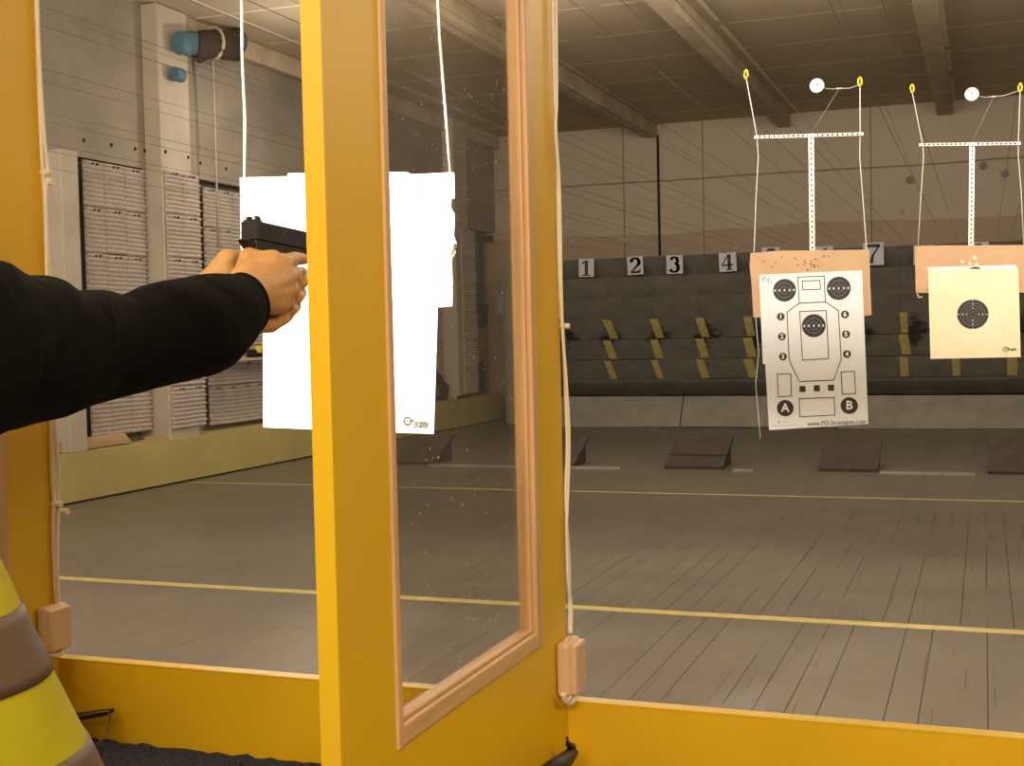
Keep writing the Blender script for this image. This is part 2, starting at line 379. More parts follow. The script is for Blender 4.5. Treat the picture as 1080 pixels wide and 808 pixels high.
# shelf with toy vehicle
q = PX(262, 378, -8.5)
sh = thing('wall_shelf', (-8.75, 13.9, 1.35), 'narrow light shelf on the egg tray wall, carrying a toy tractor', 'shelf')
f = MB(); f.box((-8.86, 13.3, 1.35), (-8.60, 14.9, 1.385)); f.build('shelf_board', M_pil, sh, bevel=.004)
f = MB(); f.box((-8.88, 14.1, 1.22), (-8.85, 14.13, 1.35)); f.box((-8.88, 14.1, 1.33), (-8.66, 14.13, 1.35)); f.build('bracket', M_pil, sh)
tt = thing('toy_tractor', (-8.68, 14.0, 1.386), 'small yellow and black toy tractor standing on the narrow wall shelf', 'toy')
f = MB(); f.box((-8.72, 13.86, 1.44), (-8.64, 14.14, 1.475)); f.box((-8.71, 14.02, 1.475), (-8.65, 14.12, 1.53)); f.build('body', M_hook, tt, bevel=.006)
for yy in (13.89, 14.11):
    f = MB(); f.disc((-8.73, yy, 1.387+.05), .05, (1, 0, 0), .10); f.build('wheel', M_black, tt)
tt2 = thing('toy_loader', (-8.68, 14.4, 1.386), 'small dark toy loader behind the yellow tractor on the wall shelf', 'toy')
f = MB(); f.box((-8.72, 14.26, 1.43), (-8.64, 14.52, 1.49)); f.build('body', M_black, tt2, bevel=.006)
f = MB(); f.box((-8.71, 13.5, 1.39), (-8.65, 13.66, 1.44)); f.build('bucket', M_galv, tt2)
for yy in (14.30, 14.46):
    f = MB(); f.disc((-8.73, yy, 1.387+.035), .035, (1, 0, 0), .10); f.build('wheel', M_black, tt2)
# two-tone poster
po = thing('poster', (-8.89, 10.2, 2.3), 'small blue-grey and rust coloured poster on the egg trays beside the yellow divider', 'poster')
a, bq = PX(44, 279, -8.88), PX(68, 309, -8.88)
f = MB(); f.box((-8.872, 9.8, (a.z+bq.z)/2), (-8.862, bq.y, a.z)); f.build('upper_half', mat('slate_blue', (.05, .055, .065), .7), po)
f = MB(); f.box((-8.872, 9.8, bq.z-.1), (-8.862, bq.y, (a.z+bq.z)/2)); f.build('lower_half', mat('rust', (.26, .11, .05), .7, var=.2), po)
# black case near the far end
cs = thing('black_case', (-8.75, 19.6, .5), 'dark tipped case with open flap resting on the low board near the doorway', 'case')
f = MB(); f.prism([(-8.82,19.2,.503),(-8.82,19.6,1.0),(-8.82,19.72,1.02),(-8.82,20.2,.72),(-8.82,20.1,.503)], (.14,0,0)); f.build('body', M_black, cs, bevel=.02)
f = MB(); f.prism([(-8.678,19.4,.6),(-8.678,19.6,.85),(-8.678,19.75,.6)], (.006,0,0)); f.build('flap', mat('case_lining', (.22,.16,.12), .8), cs)
f = MB(); f.box((-8.62, 20.35, .502), (-8.59, 20.7, .56)); f.box((-8.62, 20.7, .502), (-8.59, 20.95, .58))
tag(f.build('small_tools', M_black), 'small dark tools lying on the low board beside the last pilaster', 'tools')
# brown roll with blue ends tied high on the wall
rl = thing('cloth_roll', (-8.6, 13, 5), 'dark brown roll with light blue ends tied high on the left wall', 'roll')
def rollpt(x, y): return PX(x, y, -8.58)
f = MB(); f.loft([[Vector((-8.52+.11*math.cos(t), 0, 0)) + Vector((0, c.y, c.z + r*math.sin(t))) for t in [2*math.pi*k/16 for k in range(16)]]
     for c, r in ((rollpt(199,47), .10), (rollpt(206,50), .19), (rollpt(221,46), .16), (rollpt(232,48), .18), (rollpt(246,47), .21))]); f.build('roll_body', M_brown, rl)
f = MB(); f.loft([[Vector((-8.52+.08*math.cos(t), c.y, c.z + r*math.sin(t))) for t in [2*math.pi*k/16 for k in range(16)]] for c, r in ((rollpt(183,46), .13), (rollpt(200,46), .14))]); f.build('roll_end', M_blue, rl)
f = MB(); f.loft([[Vector((-8.52+.12*math.cos(t), c.y, c.z + r*math.sin(t))) for t in [2*math.pi*k/16 for k in range(16)]] for c, r in ((rollpt(242,45), .16), (rollpt(248,45), .14))]); f.build('roll_end', M_blue, rl)
c = rollpt(221, 46); f = MB(); f.tube([Vector((-8.52+.135*math.cos(t), c.y, c.z+.185*math.sin(t))) for t in [2*math.pi*k/16 for k in range(16)]], .022, closed=True)
f.tube([c+Vector((.04,0,-.16)), PX(224,62,-8.56), PX(225,84,-8.58)], [.03,.02,.015]); f.tube([PX(224,62,-8.58), PX(226,120,-8.60), PX(228,180,-8.60), PX(230,260,-8.60)], .013)
f.build('tie_strap', mat('tan_strap', (.36,.29,.21), .8), rl)
bc = thing('blue_cap', (-8.6, 12.3, 4.7), 'small blue cap on a peg below the blue end of the brown roll', 'cap')
f = MB(); c = PX(189, 79, -8.55); f.loft([[Vector((-8.55+.07*math.cos(t), c.y+d, c.z+.08*math.sin(t))) for t in [2*math.pi*k/14 for k in range(14)]] for d in (-.1, .06)]); f.build('cap_body', M_blue, bc, bevel=.01)
f = MB(); c = PX(184, 79, -8.6); f.box(c+Vector((-.05,-.02,-.03)), c+Vector((.03,.05,.03))); f.build('peg', M_pil, bc)
# clips along the ledge
for i, (x, y) in enumerate(((88,148),(117,153),(142,157),(152,159),(174,160),(198,166),(211,172),(238,178))):
    XX = -8.64 if 168 < x < 200 else XW
    c = PX(x, y, XX); f = MB(); f.box(c+Vector((0,-.011,-.018)), c+Vector((.015,.011,.018)))
    tag(f.build('wall_clip', M_dark), 'tiny dark clip above the egg trays, ' + ['first','second','third','fourth','fifth','sixth','seventh','last'][i] + ' in the row from the left', 'clip', 'dark clips along the wall ledge')
# patches of broken plaster near the ceiling
f = MB(); c = PX(288, 43, XW); f.loft([[Vector((XW+e, c.y+.14*r*math.cos(t), c.z+.14*r*math.sin(t)*(1+.3*math.sin(3*t)))) for t in [2*math.pi*k/12 for k in range(12)]] for e, r in ((0,1),(.03,.7))])
tag(f.build('plaster_lump', M_pil), 'pale lump of loose plaster high on the wall left of the centre divider', 'plaster lump')
c = PX(428, 98, XW); f = MB(); f.disc(c, .16, (1, -.3, 0), .03); tag(f.build('wall_lamp_disc', M_paper), 'round white disc high on the left wall, seen through the divider window', 'disc')
f = MB(); f.tube([(-5.60, YW-.03, ZC-.2), (-5.60, YW-.03, 3.0)], .022); tag(f.build('wall_pipe', M_dark), 'thin dark pipe running down the back wall from the beam end', 'pipe')
# small wall hooks and anchors on the back wall
for (x, y), wh in zip(((605,254),(660,254),(777,262),(960,190),(1037,175),(951,223),(1060,183)), ('at the left end of the trap','left of the dark pipe','behind the left hanger cord','left of the right hanger cord','right of the right hanger stem','lowest, below the left hanger cord','at the right picture edge')):
    c = PY(x, y, YW); f = MB(); f.disc(c, .045 if y > 200 else .07, (0,-1,0), .03); f.disc(c+Vector((0,-.03,0)), .018, (0,-1,0), .03)
    tag(f.build('wall_anchor', M_pil if y > 200 else M_apron), 'small round anchor plate on the back wall, ' + wh, 'anchor', 'anchor plates on the back wall')

for Y, za, zb_ in ((3.2, 2.74, 2.86), (3.3, 2.98, 3.2)):  # unseen boards added above the view to cast dark bands on the floor
    for k in range(4):
        f = MB(); xa = -5.6+k*2.1; f.box((xa, Y, za+.02*(k % 2)), (xa+2.0, Y+.02, zb_+.03*(k % 3))); tag(f.build('shadow_board', M_rub), kind='structure')
# ------------------------------------------------------------------ bullet trap at the end of the lanes
YB = 21.0; XA, XB = -6.93, 4.4
zt = [2.90, 2.56, 2.20, 1.83, 1.47, 1.11, .75]          # top edge of each slat
zt = [1.6+(z-1.6)*.975 for z in zt] + [.50]
bt = thing('bullet_trap', ((XA+XB)/2, YB, 0), 'dark bullet trap of leaning rubber slats with yellow tape along the end of the lanes', 'bullet trap')
slats = []
for i in range(7):
    a, bz = zt[i], zt[i+1]; dy = .52
    f = MB(); n = 14; 
    for k in range(n):
        xa = XA+(XB-XA)*k/n; xb = XA+(XB-XA)*(k+1)/n - .004; j = random.uniform(-.008, .008)
        f.hexa([(xa, YB+dy-.03, bz+j), (xb, YB+dy-.03, bz+j), (xb, YB+dy, bz+j), (xa, YB+dy, bz+j), (xa, YB-.03, a), (xb, YB-.03, a), (xb, YB, a), (xa, YB, a)])
    f.box((XA, YB, a-.02), (XB, YB+dy, a-.005))
    slats.append(f.build('rubber_slat', M_rub, bt))
f = MB(); f.box((XA-.02, YB-.02, .05), (XA, YB+.8, zt[0]+.02)); f.build('side_plate', M_apron, bt)
f = MB(); f.box((XA, YB+.55, 0), (XB, YB+.6, zt[0])); f.build('back_plate', M_dark, bt)
xs = [XA, -4.75, -2.2, 1.55, XB]
for k in range(4):
    f = MB(); xa, xb = xs[k]+.01, xs[k+1]-.01
    f.hexa([(xa, YB-.35, .0+.02*(k % 2)), (xb, YB-.35, .01), (xb, YB-.32, .01), (xa, YB-.32, .0), (xa, YB, .50), (xb, YB, .50), (xb, YB+.03, .50), (xa, YB+.03, .50)])
    f.build('grey_apron', M_apron, bt)
tapes = [(-6.07, 0), (-5.24, 0), (-4.46, 0), (-3.66, 0), (-1.20, 0), (-.42, 0), (.40, 0), (1.25, 0), (-2.9, 0), (-2.05, 0)]
for X, _ in tapes:
    for i in (3, 4, 5):
        a, bz = zt[i], zt[i+1]; t0, t1 = .02, .96; wd = .066 + random.uniform(-.01, .012); s0 = random.uniform(-.02, .02)
        def q(t, xx, off): return (xx, YB-.034+.52*t-off-.012, a+(bz-a)*t)
        f = MB(); f.hexa([q(t1, X+s0-wd, .0), q(t1, X+s0+wd, .0), q(t1, X+s0+wd, .006), q(t1, X+s0-wd, .006), q(t0, X-wd, .0), q(t0, X+wd, .0), q(t0, X+wd, .006), q(t0, X-wd, .006)])
        f.build('tape_strip', M_tape, bt)
# soot blotches in the slat material where shots land
nt = M_rub.node_tree; b = nt.nodes['Principled BSDF']; src = b.inputs['Base Color'].links[0].from_socket
tc = nt.nodes.new('ShaderNodeTexCoord'); sp = nt.nodes.new('ShaderNodeSeparateXYZ'); nt.links.new(tc.outputs['Object'], sp.inputs[0])
wx = (XA+XB)/2
gx = mth(nt, 'FRACT', mth(nt, 'MULTIPLY', mth(nt, 'ADD', sp.outputs[0], wx+6.5), 1/.84))
gx = mth(nt, 'ABSOLUTE', mth(nt, 'SUBTRACT', gx, .5)); gz = mth(nt, 'ABSOLUTE', mth(nt, 'SUBTRACT', sp.outputs[2], 1.52))
dd = mth(nt, 'ADD', mth(nt, 'MULTIPLY', gx, 1.5), mth(nt, 'MULTIPLY', gz, 1.5))
dd = mth(nt, 'ADD', dd, mth(nt, 'MULTIPLY', noi(nt, tc.outputs['Object'], 7, 5), .9))
bl = mth(nt, 'MINIMUM', mth(nt, 'MAXIMUM', mth(nt, 'MULTIPLY', mth(nt, 'SUBTRACT', .92, dd), 3.5), 0), .85)
nt.links.new(mixc(nt, bl, src, (.016, .015, .014)), b.inputs['Base Color'])
# grey steel sheet left of the trap
f = MB(); f.box((-8.05, 21.3, 0), (-7.0, 21.33, 2.93)); f.box((-8.05, 21.28, 0), (-8.02, 21.33, 2.93)); f.box((-8.2, 21.33, 2.0), (-7.9, 21.36, 2.3))
tag(f.build('steel_sheet', M_sheetm), 'tall plain grey metal sheet standing left of the bullet trap', 'metal sheet')

# lane number signs with serif digits
def ribbon(fb, pts, Yf, o, s):
    pts = [(x, z, w_*1.25+.008) for x, z, w_ in pts]          # pts: (x, z, half width) in sign units
    n = len(pts)
    for (x0, z0, w0), (x1, z1, w1) in zip(pts, pts[1:]):
        d = Vector((x1-x0, z1-z0)); 
        if d.length == 0: continue
        nn = Vector((-d.y, d.x)).normalized()
        P = [(x0+nn.x*w0, z0+nn.y*w0), (x1+nn.x*w1, z1+nn.y*w1), (x1-nn.x*w1, z1-nn.y*w1), (x0-nn.x*w0, z0-nn.y*w0)]
        fb.prism([(o.x+x*s, Yf, o.z+z*s) for x, z in P], (0, -.002, 0))
    for x, z, wv in pts[1:-1]: fb.disc((o.x+x*s, Yf, o.z+z*s), wv*s*.98, (0, -1, 0), .002, 10)
def arc(cx, cz, rx, rz, a0, a1, w, n=12):
    L = []
    for k in range(n+1):
        t = math.radians(a0+(a1-a0)*k/n); ww = w if isinstance(w, (int, float)) else w[0]+(w[1]-w[0])*abs(math.cos(t))
        L.append((cx+rx*math.cos(t), cz+rz*math.sin(t), ww))
    return L
DIG = {
 '1': [[(0,-.42,.075),(0,.42,.075)], [(-.24,-.43,.022),(.24,-.43,.022)], [(0,.42,.02),(-.20,.28,.035),(-.27,.27,.02)]],
 '2': [arc(0,.18,.24,.24,170,-30,(.03,.075)) + [(-.02,-.16,.04),(-.27,-.40,.025)], [(-.27,-.385,.05),(.22,-.385,.05),(.30,-.22,.018)], [(-.22,.22,.06),(-.2,.18,.06)]],
 '3': [arc(-.02,.22,.20,.20,160,-80,(.025,.07)), arc(-.02,-.18,.24,.25,85,-160,(.025,.08)), [(-.21,.28,.05),(-.2,.24,.05)], [(-.24,-.26,.055),(-.22,-.3,.055)]],
 '4': [[(.09,-.42,.07),(.09,.43,.07)], [(.06,.42,.02),(-.32,-.15,.022)], [(-.34,-.17,.03),(.32,-.17,.03)], [(-.10,-.43,.02),(.27,-.43,.02)]],
 '7': [[(-.30,.38,.055),(.30,.38,.055)], [(.29,.40,.02),(-.03,-.08,.035),(-.10,-.43,.07)], [(-.30,.40,.018),(-.30,.2,.018)]],
 '8': [arc(0,.21,.18,.20,0,360,(.03,.06)), arc(0,-.21,.22,.22,0,360,(.03,.07))],
 '9': [arc(0,.17,.22,.24,0,360,(.03,.06)), [(.22,.15,.06),(.15,-.25,.04),(-.18,-.42,.03)]],
 '5': [[(-.18,.40,.05),(.22,.40,.05)], [(-.18,.40,.02),(-.2,.05,.02)], arc(-.02,-.14,.24,.26,120,-150,(.03,.08))],
 '6': [arc(0,-.17,.22,.24,0,360,(.03,.06)), [(-.22,-.15,.06),(-.12,.25,.04),(.18,.42,.03)]],
}
DIG = {k: [[p if len(p) == 3 else p for p in st] for st in v] for k, v in DIG.items()}
for dg, x, y, wd, rl_ in (('1',618.5,282.5,.27,.02),('2',670,280,.275,-.03),('3',711.5,279,.28,.01),('4',767.5,276.5,.29,-.03),('5',813,271,.29,0),('6',869,270,.29,0),('7',917,268,.45,0),('8',974,269,.30,.02),('9',1032,266,.30,0)):
    c = PY(x, y, YB-.05); hh = .31 if dg != '7' else .36
    if dg == '7': c.x += .06; wd = .32
    known = dg in '12347'
    lb = {'1':'grey sign with black number 1 at the left end of the bullet trap','2':'grey sign showing a black 2, just left of the dark wall pipe','3':'grey sign showing a black 3, just right of the dark wall pipe',
          '4':'grey sign with black number 4, right before the cardboard backer','5':'grey sign mostly hidden behind left part of the cardboard backer','6':'grey sign mostly hidden behind the perforated stem and cardboard',
          '7':'grey sign with black number 7 peeking out right of the cardboard backer','8':'grey sign peeking over the left corner of the right cardboard backer','9':'grey sign peeking over the right cardboard behind its stem'}[dg]
    t = thing('number_sign', (c.x, YB-.05, c.z-hh/2), lb, 'sign', 'lane number signs')
    R = Matrix.Translation(c) @ Matrix.Rotation(rl_, 4, 'Y') @ Matrix.Translation(-c)
    f = MB(); f.box((c.x-wd/2, YB-.055, c.z-hh/2), (c.x+wd/2, YB-.04, c.z+hh/2)); o = f.build('plate', M_sign, t)
    o.data.transform(Matrix.Translation(-wloc(t)) @ R @ Matrix.Translation(wloc(t)))
    f = MB()
    for st in DIG[dg]: ribbon(f, st, YB-.0555, c, hh*.94)
    o = f.build('digit', M_ink, t); o.data.transform(Matrix.Translation(-wloc(t)) @ R @ Matrix.Translation(wloc(t)))

# rail on the floor and the leaning dark mats
for xa, xb in ((-6.45, -5.25), (-4.62, -4.0), (-2.68, -2.45), (-1.08, -.1)):
    f = MB(); f.box((xa, 14.28, 0), (xb, 14.36, .022)); tag(f.build('floor_rail', M_rail),
      {-6.45:'pale floor rail segment seen through the divider window', -4.62:'pale floor rail segment left of the mat nearest the centre divider', -2.68:'short pale floor rail bit between the two middle mats', -1.08:'long pale floor rail segment between the two right mats'}[xa], 'rail', 'floor rail segments')
for i, (bl_, br, tl, tr_, lb) in enumerate((((421,488),(467,488),(437,462),(482,462),'dark mat leaning up from the floor, seen through the divider window'),
        ((594,494),(603,494),(600,470),(618,466),'dark mat leaning on the floor just right of the centre divider'),
        ((698,496),(760,497),(712,465),(765,467),'dark brown mat on the floor below the bullet trap, with a strip across'),
        ((862,498),(925,500),(866,467),(928,468),'dark brown mat lying below the large white target'),
        ((1042,502),(1110,504),(1040,471),(1100,473),'dark mat at the right edge of the picture'))):
    a, b2 = on(*bl_, 2, .0), on(*br, 2, .0); t1, t2 = PX(*tl, a.x), PX(*tr_, b2.x)
    t1 = Vector((a.x, 15.1, .30)) if i != 1 else Vector((a.x, 15.0, .28)); t2 = Vector((b2.x, t1.y, t1.z))
    a.y = b2.y = 14.40
    f = MB(); th = Vector((0, .02, -.035)); up = Vector((0, 0, .036))
    f.hexa([a, b2, b2+Vector((0,.02,0)), a+Vector((0,.02,0)), a+up, b2+up, t2+up, t1+up]) if False else f.prism([a, b2, t2, t1], (0, -.012, .035))
    f.prism([a+Vector((.03,.06,0)), t1+Vector((.03,-.03,-.012)), Vector((a.x+.03, t1.y-.03, 0))], (b2.x-a.x-.06, 0, 0))
    t = tag(f.build('leaning_mat', M_mat), lb, 'mat', 'dark mats on the floor before the trap')
    if i == 2:
        m1 = a.lerp(t1, .34); m2 = b2.lerp(t2, .34); d = (t1-a).normalized()*.02; off = Vector((0,-.014,.036))
        f = MB(); f.prism([m1+off, m2+off, m2+d+off, m1+d+off], (0, -.002, .006)); f.build('cross_strip', M_dark, t)

# ------------------------------------------------------------------ target wires
LANE = ['first','second','third','fourth','fifth','sixth','seventh','eighth','ninth','tenth','eleventh']
for k in range(1, 12):
    X = -.945+.84*(k-8)
    for sd in (-1, 1):
        f = MB(); f.tube([(X+sd*.31, 1.62, 3.06), (X+sd*.31, 12, 3.03), (X+sd*.31, YW, 3.06)], .0019, 5)
        tag(f.build('lane_wire', M_wire), 'thin dark steel wire, ' + ('left' if sd < 0 else 'right') + ' one of the pair above the ' + LANE[k-1] + ' lane from the left', 'wire', 'steel wires above the lanes')
for k in range(2, 9):
    X = -.945+.84*(k-8)
    f = MB(); f.tube([(X, 1.62, 3.9), (X+.05, 12, 3.8), (X, YW, 3.75)], .0018, 5)
    tag(f.build('pull_cord', M_wire), 'thin dark pull cord high below the ceiling over the ' + LANE[k-1] + ' lane from the left', 'wire', 'pull cords below the ceiling')

# ------------------------------------------------------------------ target hangers
def hanger(Yt, X0, hookL, hookR, barL, barR, stemb, strL, strR, label, ring=True):
    t = thing('target_hanger', (X0, Yt, barL.z), label, 'target hanger')
    f = MB(); hh = .009
    f.hexa([barL+Vector((-.02,-.003,-hh)), barR+Vector((.02,-.003,-hh)), barR+Vector((.02,.003,-hh)), barL+Vector((-.02,.003,-hh)), barL+Vector((-.02,-.003,hh)), barR+Vector((.02,-.003,hh)), barR+Vector((.02,.003,hh)), barL+Vector((-.02,.003,hh))])
    f.mi = 1; n = 21
    for k in range(n):
        p = barL.lerp(barR, (k+.5)/n); f.disc(p+Vector((0,-.0031,0)), .0065, (0,-1,0), .0006, 8)
    f.build('crossbar', [M_galv, M_dark], t)
    st = barL.lerp(barR, .53); f = MB(); hw = .0155
    f.hexa([(stemb.x-hw,Yt-.006,stemb.z),(stemb.x+hw,Yt-.006,stemb.z),(stemb.x+hw,Yt,stemb.z),(stemb.x-hw,Yt,stemb.z),(st.x-hw,Yt-.006,st.z+.01),(st.x+hw,Yt-.006,st.z+.01),(st.x+hw,Yt,st.z+.01),(st.x-hw,Yt,st.z+.01)])
    f.mi = 1; n = 24
    for k in range(n):
        p = Vector((stemb.x, Yt-.0061, stemb.z)).lerp(Vector((st.x, Yt-.0061, st.z)), (k+.5)/n); f.disc(p, .006, (0,-1,0), .0006, 8)
    f.build('stem', [M_galv, M_dark], t)
    for h, s in ((hookL, strL), (hookR, strR)):
        f = MB(); f.tube([h] + s, .0031, 6); f.build('hanging_cord', M_cord, t)
        f = MB(); e = Vector(((X0-h.x)*.25, 0, .95)).normalized(); u = Vector((1,0,0))
        f.tube([h + Vector((0,0,.02)) + u*(.010*math.cos(a)) + Vector((0,0,.026*math.sin(a))) for a in [2*math.pi*k/14 for k in range(14)]], .006, 6, closed=True)
        f.build('yellow_hook', M_hook, t)
    return t
Y2 = 7.59
P2 = lambda x, y, d=0: PY(x, y, Y2) + Vector((0, d, 0))
h2 = hanger(Y2, -.945, P2(787,82), P2(907,90), P2(799,144.5), P2(907,141.5), P2(857,275), [P2(798,144,.01), P2(799.5,165,.01), P2(797,210,.01), P2(795,266,.012), P2(797,340,.012), P2(800,372,.012), P2(797,405,.0), P2(800,440,.0), P2(802,463,.0)],
            [P2(907,141,.01), P2(906.5,165,.01), P2(910,210,.01), P2(914,265,.012), P2(914.5,300,.012)], 'perforated T-shaped hanger on white cords, carrying the large white target in the middle')
Y3 = 8.35
P3 = lambda x, y, d=0: PY(x, y, Y3) + Vector((0, d, 0))
h3 = hanger(Y3, -.08, P3(962,97), P3(1076,96), P3(973,152.5), P3(1073,151.5), P3(1024,268), [P3(973,152,.01), P3(974,165,.01), P3(971,210,.01), P3(968,262,.012)],
            [P3(1074,151,.01), P3(1074,165,.01), P3(1077,200,.01), P3(1080,262,.012)], 'perforated T-shaped hanger on white cords at the right, carrying the square cream target')
def pulley(P, c, hook, fer, mid, lab):
    t = thing('guide_disc', P(*c), lab, 'disc', 'white guide discs on the hangers')
    f = MB(); f.disc(P(*c)+Vector((0,-.01,0)), .041, (.0,-1,.0), .016, 32); f.build('disc', M_paper, t, bevel=.003)
    f = MB(); f.disc(P(*c)+Vector((0,-.026,.006)), .007, (0,-1,0), .006, 10); f.build('screw', M_grey, t)
    f = MB(); f.tube([P(c[0]+6,c[1]+2,-.01), P((c[0]+fer[0])/2+3,fer[1]+.5), P(*fer), P((hook[0]+fer[0])/2,(hook[1]+fer[1])/2+1.5), P(*hook)], .0018, 6); f.build('thread', M_cord, t)
    f = MB(); f.tube([P(fer[0]-3,fer[1]), P(fer[0]+3,fer[1]-.3)], .0045, 8); f.build('ferrule', M_galv, t)
    f = MB(); f.tube([P(*fer), P(*mid)], .0006, 4); f.build('thin_line', M_cord, t)
pulley(P2, (862,91), (905,90), (885,93.5), (856,140), 'white round disc on a thread beside the middle hanger')
pulley(P3, (1025,100), (1073,96), (1048,102), (1025,150), 'white round disc on a thread beside the right hanger')

# cardboard backers
def poly(P, pts, d0, th, name, m, parent=None, bevel=0):
    f = MB(); f.prism([P(x, y, d0) for x, y in pts], (0, th, 0)); return f.build(name, m, parent, bevel)
o = poly(P2, [(792,267),(826,264.5),(917,263.5),(918,300),(919.5,332),(915,333),(795,335),(793,300),(791,280)], -.012, .006, 'cardboard_backer', M_card)
tag(o, 'brown cardboard backer behind the large white target with printed shapes', 'cardboard')
f = MB(); P = P2
for i in range(26):
    x = random.gauss(856, 9); y = random.gauss(277, 5)
    if y < 287: f.disc(P(x, y, -.0125), random.uniform(.002, .005), (0,-1,0), .001, 7)
for x, y in ((818,277),(815,282),(806,276),(825,271),(870,270)): f.disc(P(x, y, -.0125), .004, (0,-1,0), .001, 7)
f.build('bullet_holes', M_dark, o)
for x in (819.5, 890):
    f = MB(); a, b2 = P(x-.3, 265.5, -.0125), P(x+.3, 288, -.0125); f.box(a, (b2.x, a.y-.0006, b2.z)); f.build('fold_crease', mat('fold_shade', (.52,.34,.2), .9), o)
o = poly(P3, [(965,260),(990,259),(1084,258.5),(1092,259),(1092,308.5),(966,309)], -.012, .006, 'cardboard_backer', M_card)
tag(o, 'brown cardboard backer behind the square cream target', 'cardboard')
f = MB()
for x, y, r in ((1015,276,.010),(1023,278,.009),(1028,272,.012),(1030,279,.012),(1029,283,.014)):
    c = P3(x, y, -.0125); f.prism([c+Vector((r*math.cos(t)*(1+.3*math.sin(2*t+x)), 0, r*math.sin(t))) for t in [2*math.pi*k/9 for k in range(9)]], (0,-.001,0))
f.build('torn_paper', M_paper, o)
f = MB(); f.tube([P3(967,309), P3(969,314), P3(973,313)], .004, 6); f.build('loose_cord', M_cord, o)

# printed paper target in the middle
YP = -.016
pt = thing('printed_target', P2(860,450,YP), 'large white paper target with printed silhouette, numbered dots and letters A and B', 'target')
poly(P2, [(801.5,290),(909.5,285.3),(916,447),(811.5,453.5),(807.5,384),(805,384),(801.5,300)], YP, .002, 'paper', M_paper, pt)
def q2(x, y, e=.0004): return P2(x, y, YP-e)
def lines(f, pts, wpx, P=q2, closed=True, e=0):
    n = len(pts)
    for i in range(n if closed else n-1):
        a, b2 = Vector(pts[i]), Vector(pts[(i+1) % n]); d = (b2-a).normalized(); nn = Vector((-d.y, d.x))*wpx/2; a = a-d*wpx/2; b2 = b2+d*wpx/2
        f.prism([P(*(a+nn)), P(*(b2+nn)), P(*(b2-nn)), P(*(a-nn))], (0, -.0004, 0))
f = MB(); lw = .9
# coordinates measured on two enlargements
A1 = lambda x, y: (790+x/7.343, 250+y/7.343); A2 = lambda x, y: (790+x/6.736, 350+y/6.736)
lines(f, [A1(380,312), A1(584,303), A1(594,503), A1(393,513)], lw)
lines(f, [A1(415,342), A1(552,337), A1(556,405), A1(420,410)], lw)
lines(f, [A1(393,513), A1(594,503), A1(694,570), (A1(694,570)[0]+2.6, 372), A2(657,195), A2(603,342), A2(360,353), A2(290,205), (832.5,375), A1(297,583)], lw)
lines(f, [A1(395,577), A1(600,570), A2(568,190), A2(383,201)], lw)
lines(f, [A2(204,301), A2(298,297), A2(304,455), A2(210,461)], lw)
lines(f, [A2(657,285), A2(750,280), A2(759,437), A2(664,441)], lw)
lines(f, [A2(359,474), A2(607,465), A2(612,590), A2(364,603)], lw)
for cx, cy in ((382,405),(484,400),(585,396)):
    f.prism([q2(*A2(cx+dx, cy+dy)) for dx, dy in ((-22,-21),(21,-22),(22,21),(-21,22))], (0,-.0004,0))
f.build('printed_lines', M_ink, pt)
kx = (P2(861,300)-P2(860,300)).x            # metres per photo pixel at this distance
for cx, cy, r in ((*A1(278,413), 12.3), (*A1(697,398), 12.5), (*A1(504,687), 12.5)):
    f = MB(); f.disc(q2(cx, cy), r*kx, (0,-1,0), .0005, 40); rg = f.build('ring_spot', M_ink, pt)
    f = MB()
    for rr in (.33, .66): f.tube([q2(cx, cy, .001)+Vector((rr*r*kx*math.cos(a), 0, rr*r*kx*math.sin(a))) for a in [2*math.pi*k/32 for k in range(32)]], .0008, 5, closed=True)
    f.build('ring_lines', M_grey, rg)
    f = MB()
    for dx in (-10, -5.4, 0, 5.6, 10): f.box(q2(cx+dx-.7, cy-1.1+(-dx*.03), .001), q2(cx+dx+.7, cy+1.1-dx*.03, .0018))
    f.build('score_marks', M_paper, rg)
for ch, cx, cy, r, sz in (('1', *A1(249,617), 4.2, 6), ('2', *A1(258,771), 4.2, 6), ('3', *A2(244,176), 4.2, 6), ('6', *A1(745,600), 4.2, 6), ('5', *A1(753,753), 4.2, 6), ('4', *A2(698,158), 4.2, 6), ('A', *A2(260,541), 9, 11), ('B', *A2(714,523), 9, 11)):
    f = MB(); f.disc(q2(cx, cy), r*kx, (0,-1,0), .0005, 28); dt = f.build('letter_dot' if ch in 'AB' else 'number_dot', M_ink, pt)
    text(ch, sz*kx*1.15, q2(cx, cy, .0012), M_paper, dt, 'letter' if ch in 'AB' else 'numeral', offset=.0018 if ch in 'AB' else .0012)
text('www.M3-Strategies.com', 7.2*kx, q2(*A2(624,644), .001), M_ink, pt, 'web_address', roll=-math.atan2(18, 410), width=61.5*kx)
f = MB(); lines(f, [A2(150,666), A2(355,660)], .35, closed=False); lines(f, [A2(238,639), A2(292,637)], .4, closed=False); f.build('fine_print', M_grey, pt)
f = MB(); f.disc(q2(*A2(215,637)), .5*kx*2, (0,-1,0), .0004, 8); f.box(q2(*A2(212,640)), q2(*A2(218,650), .001)); f.build('small_emblem', M_grey, pt)
f = MB()
for x, y in ((105,320),(112,330),(118,318),(124,308),(110,345),(140,330),(150,322),(160,314),(152,338),(172,343)):
    lines(f, [A1(x,y), A1(x+random.uniform(-3,9), y+random.uniform(4,14))], .7, closed=False)
f.build('corner_marks', M_ink, pt)

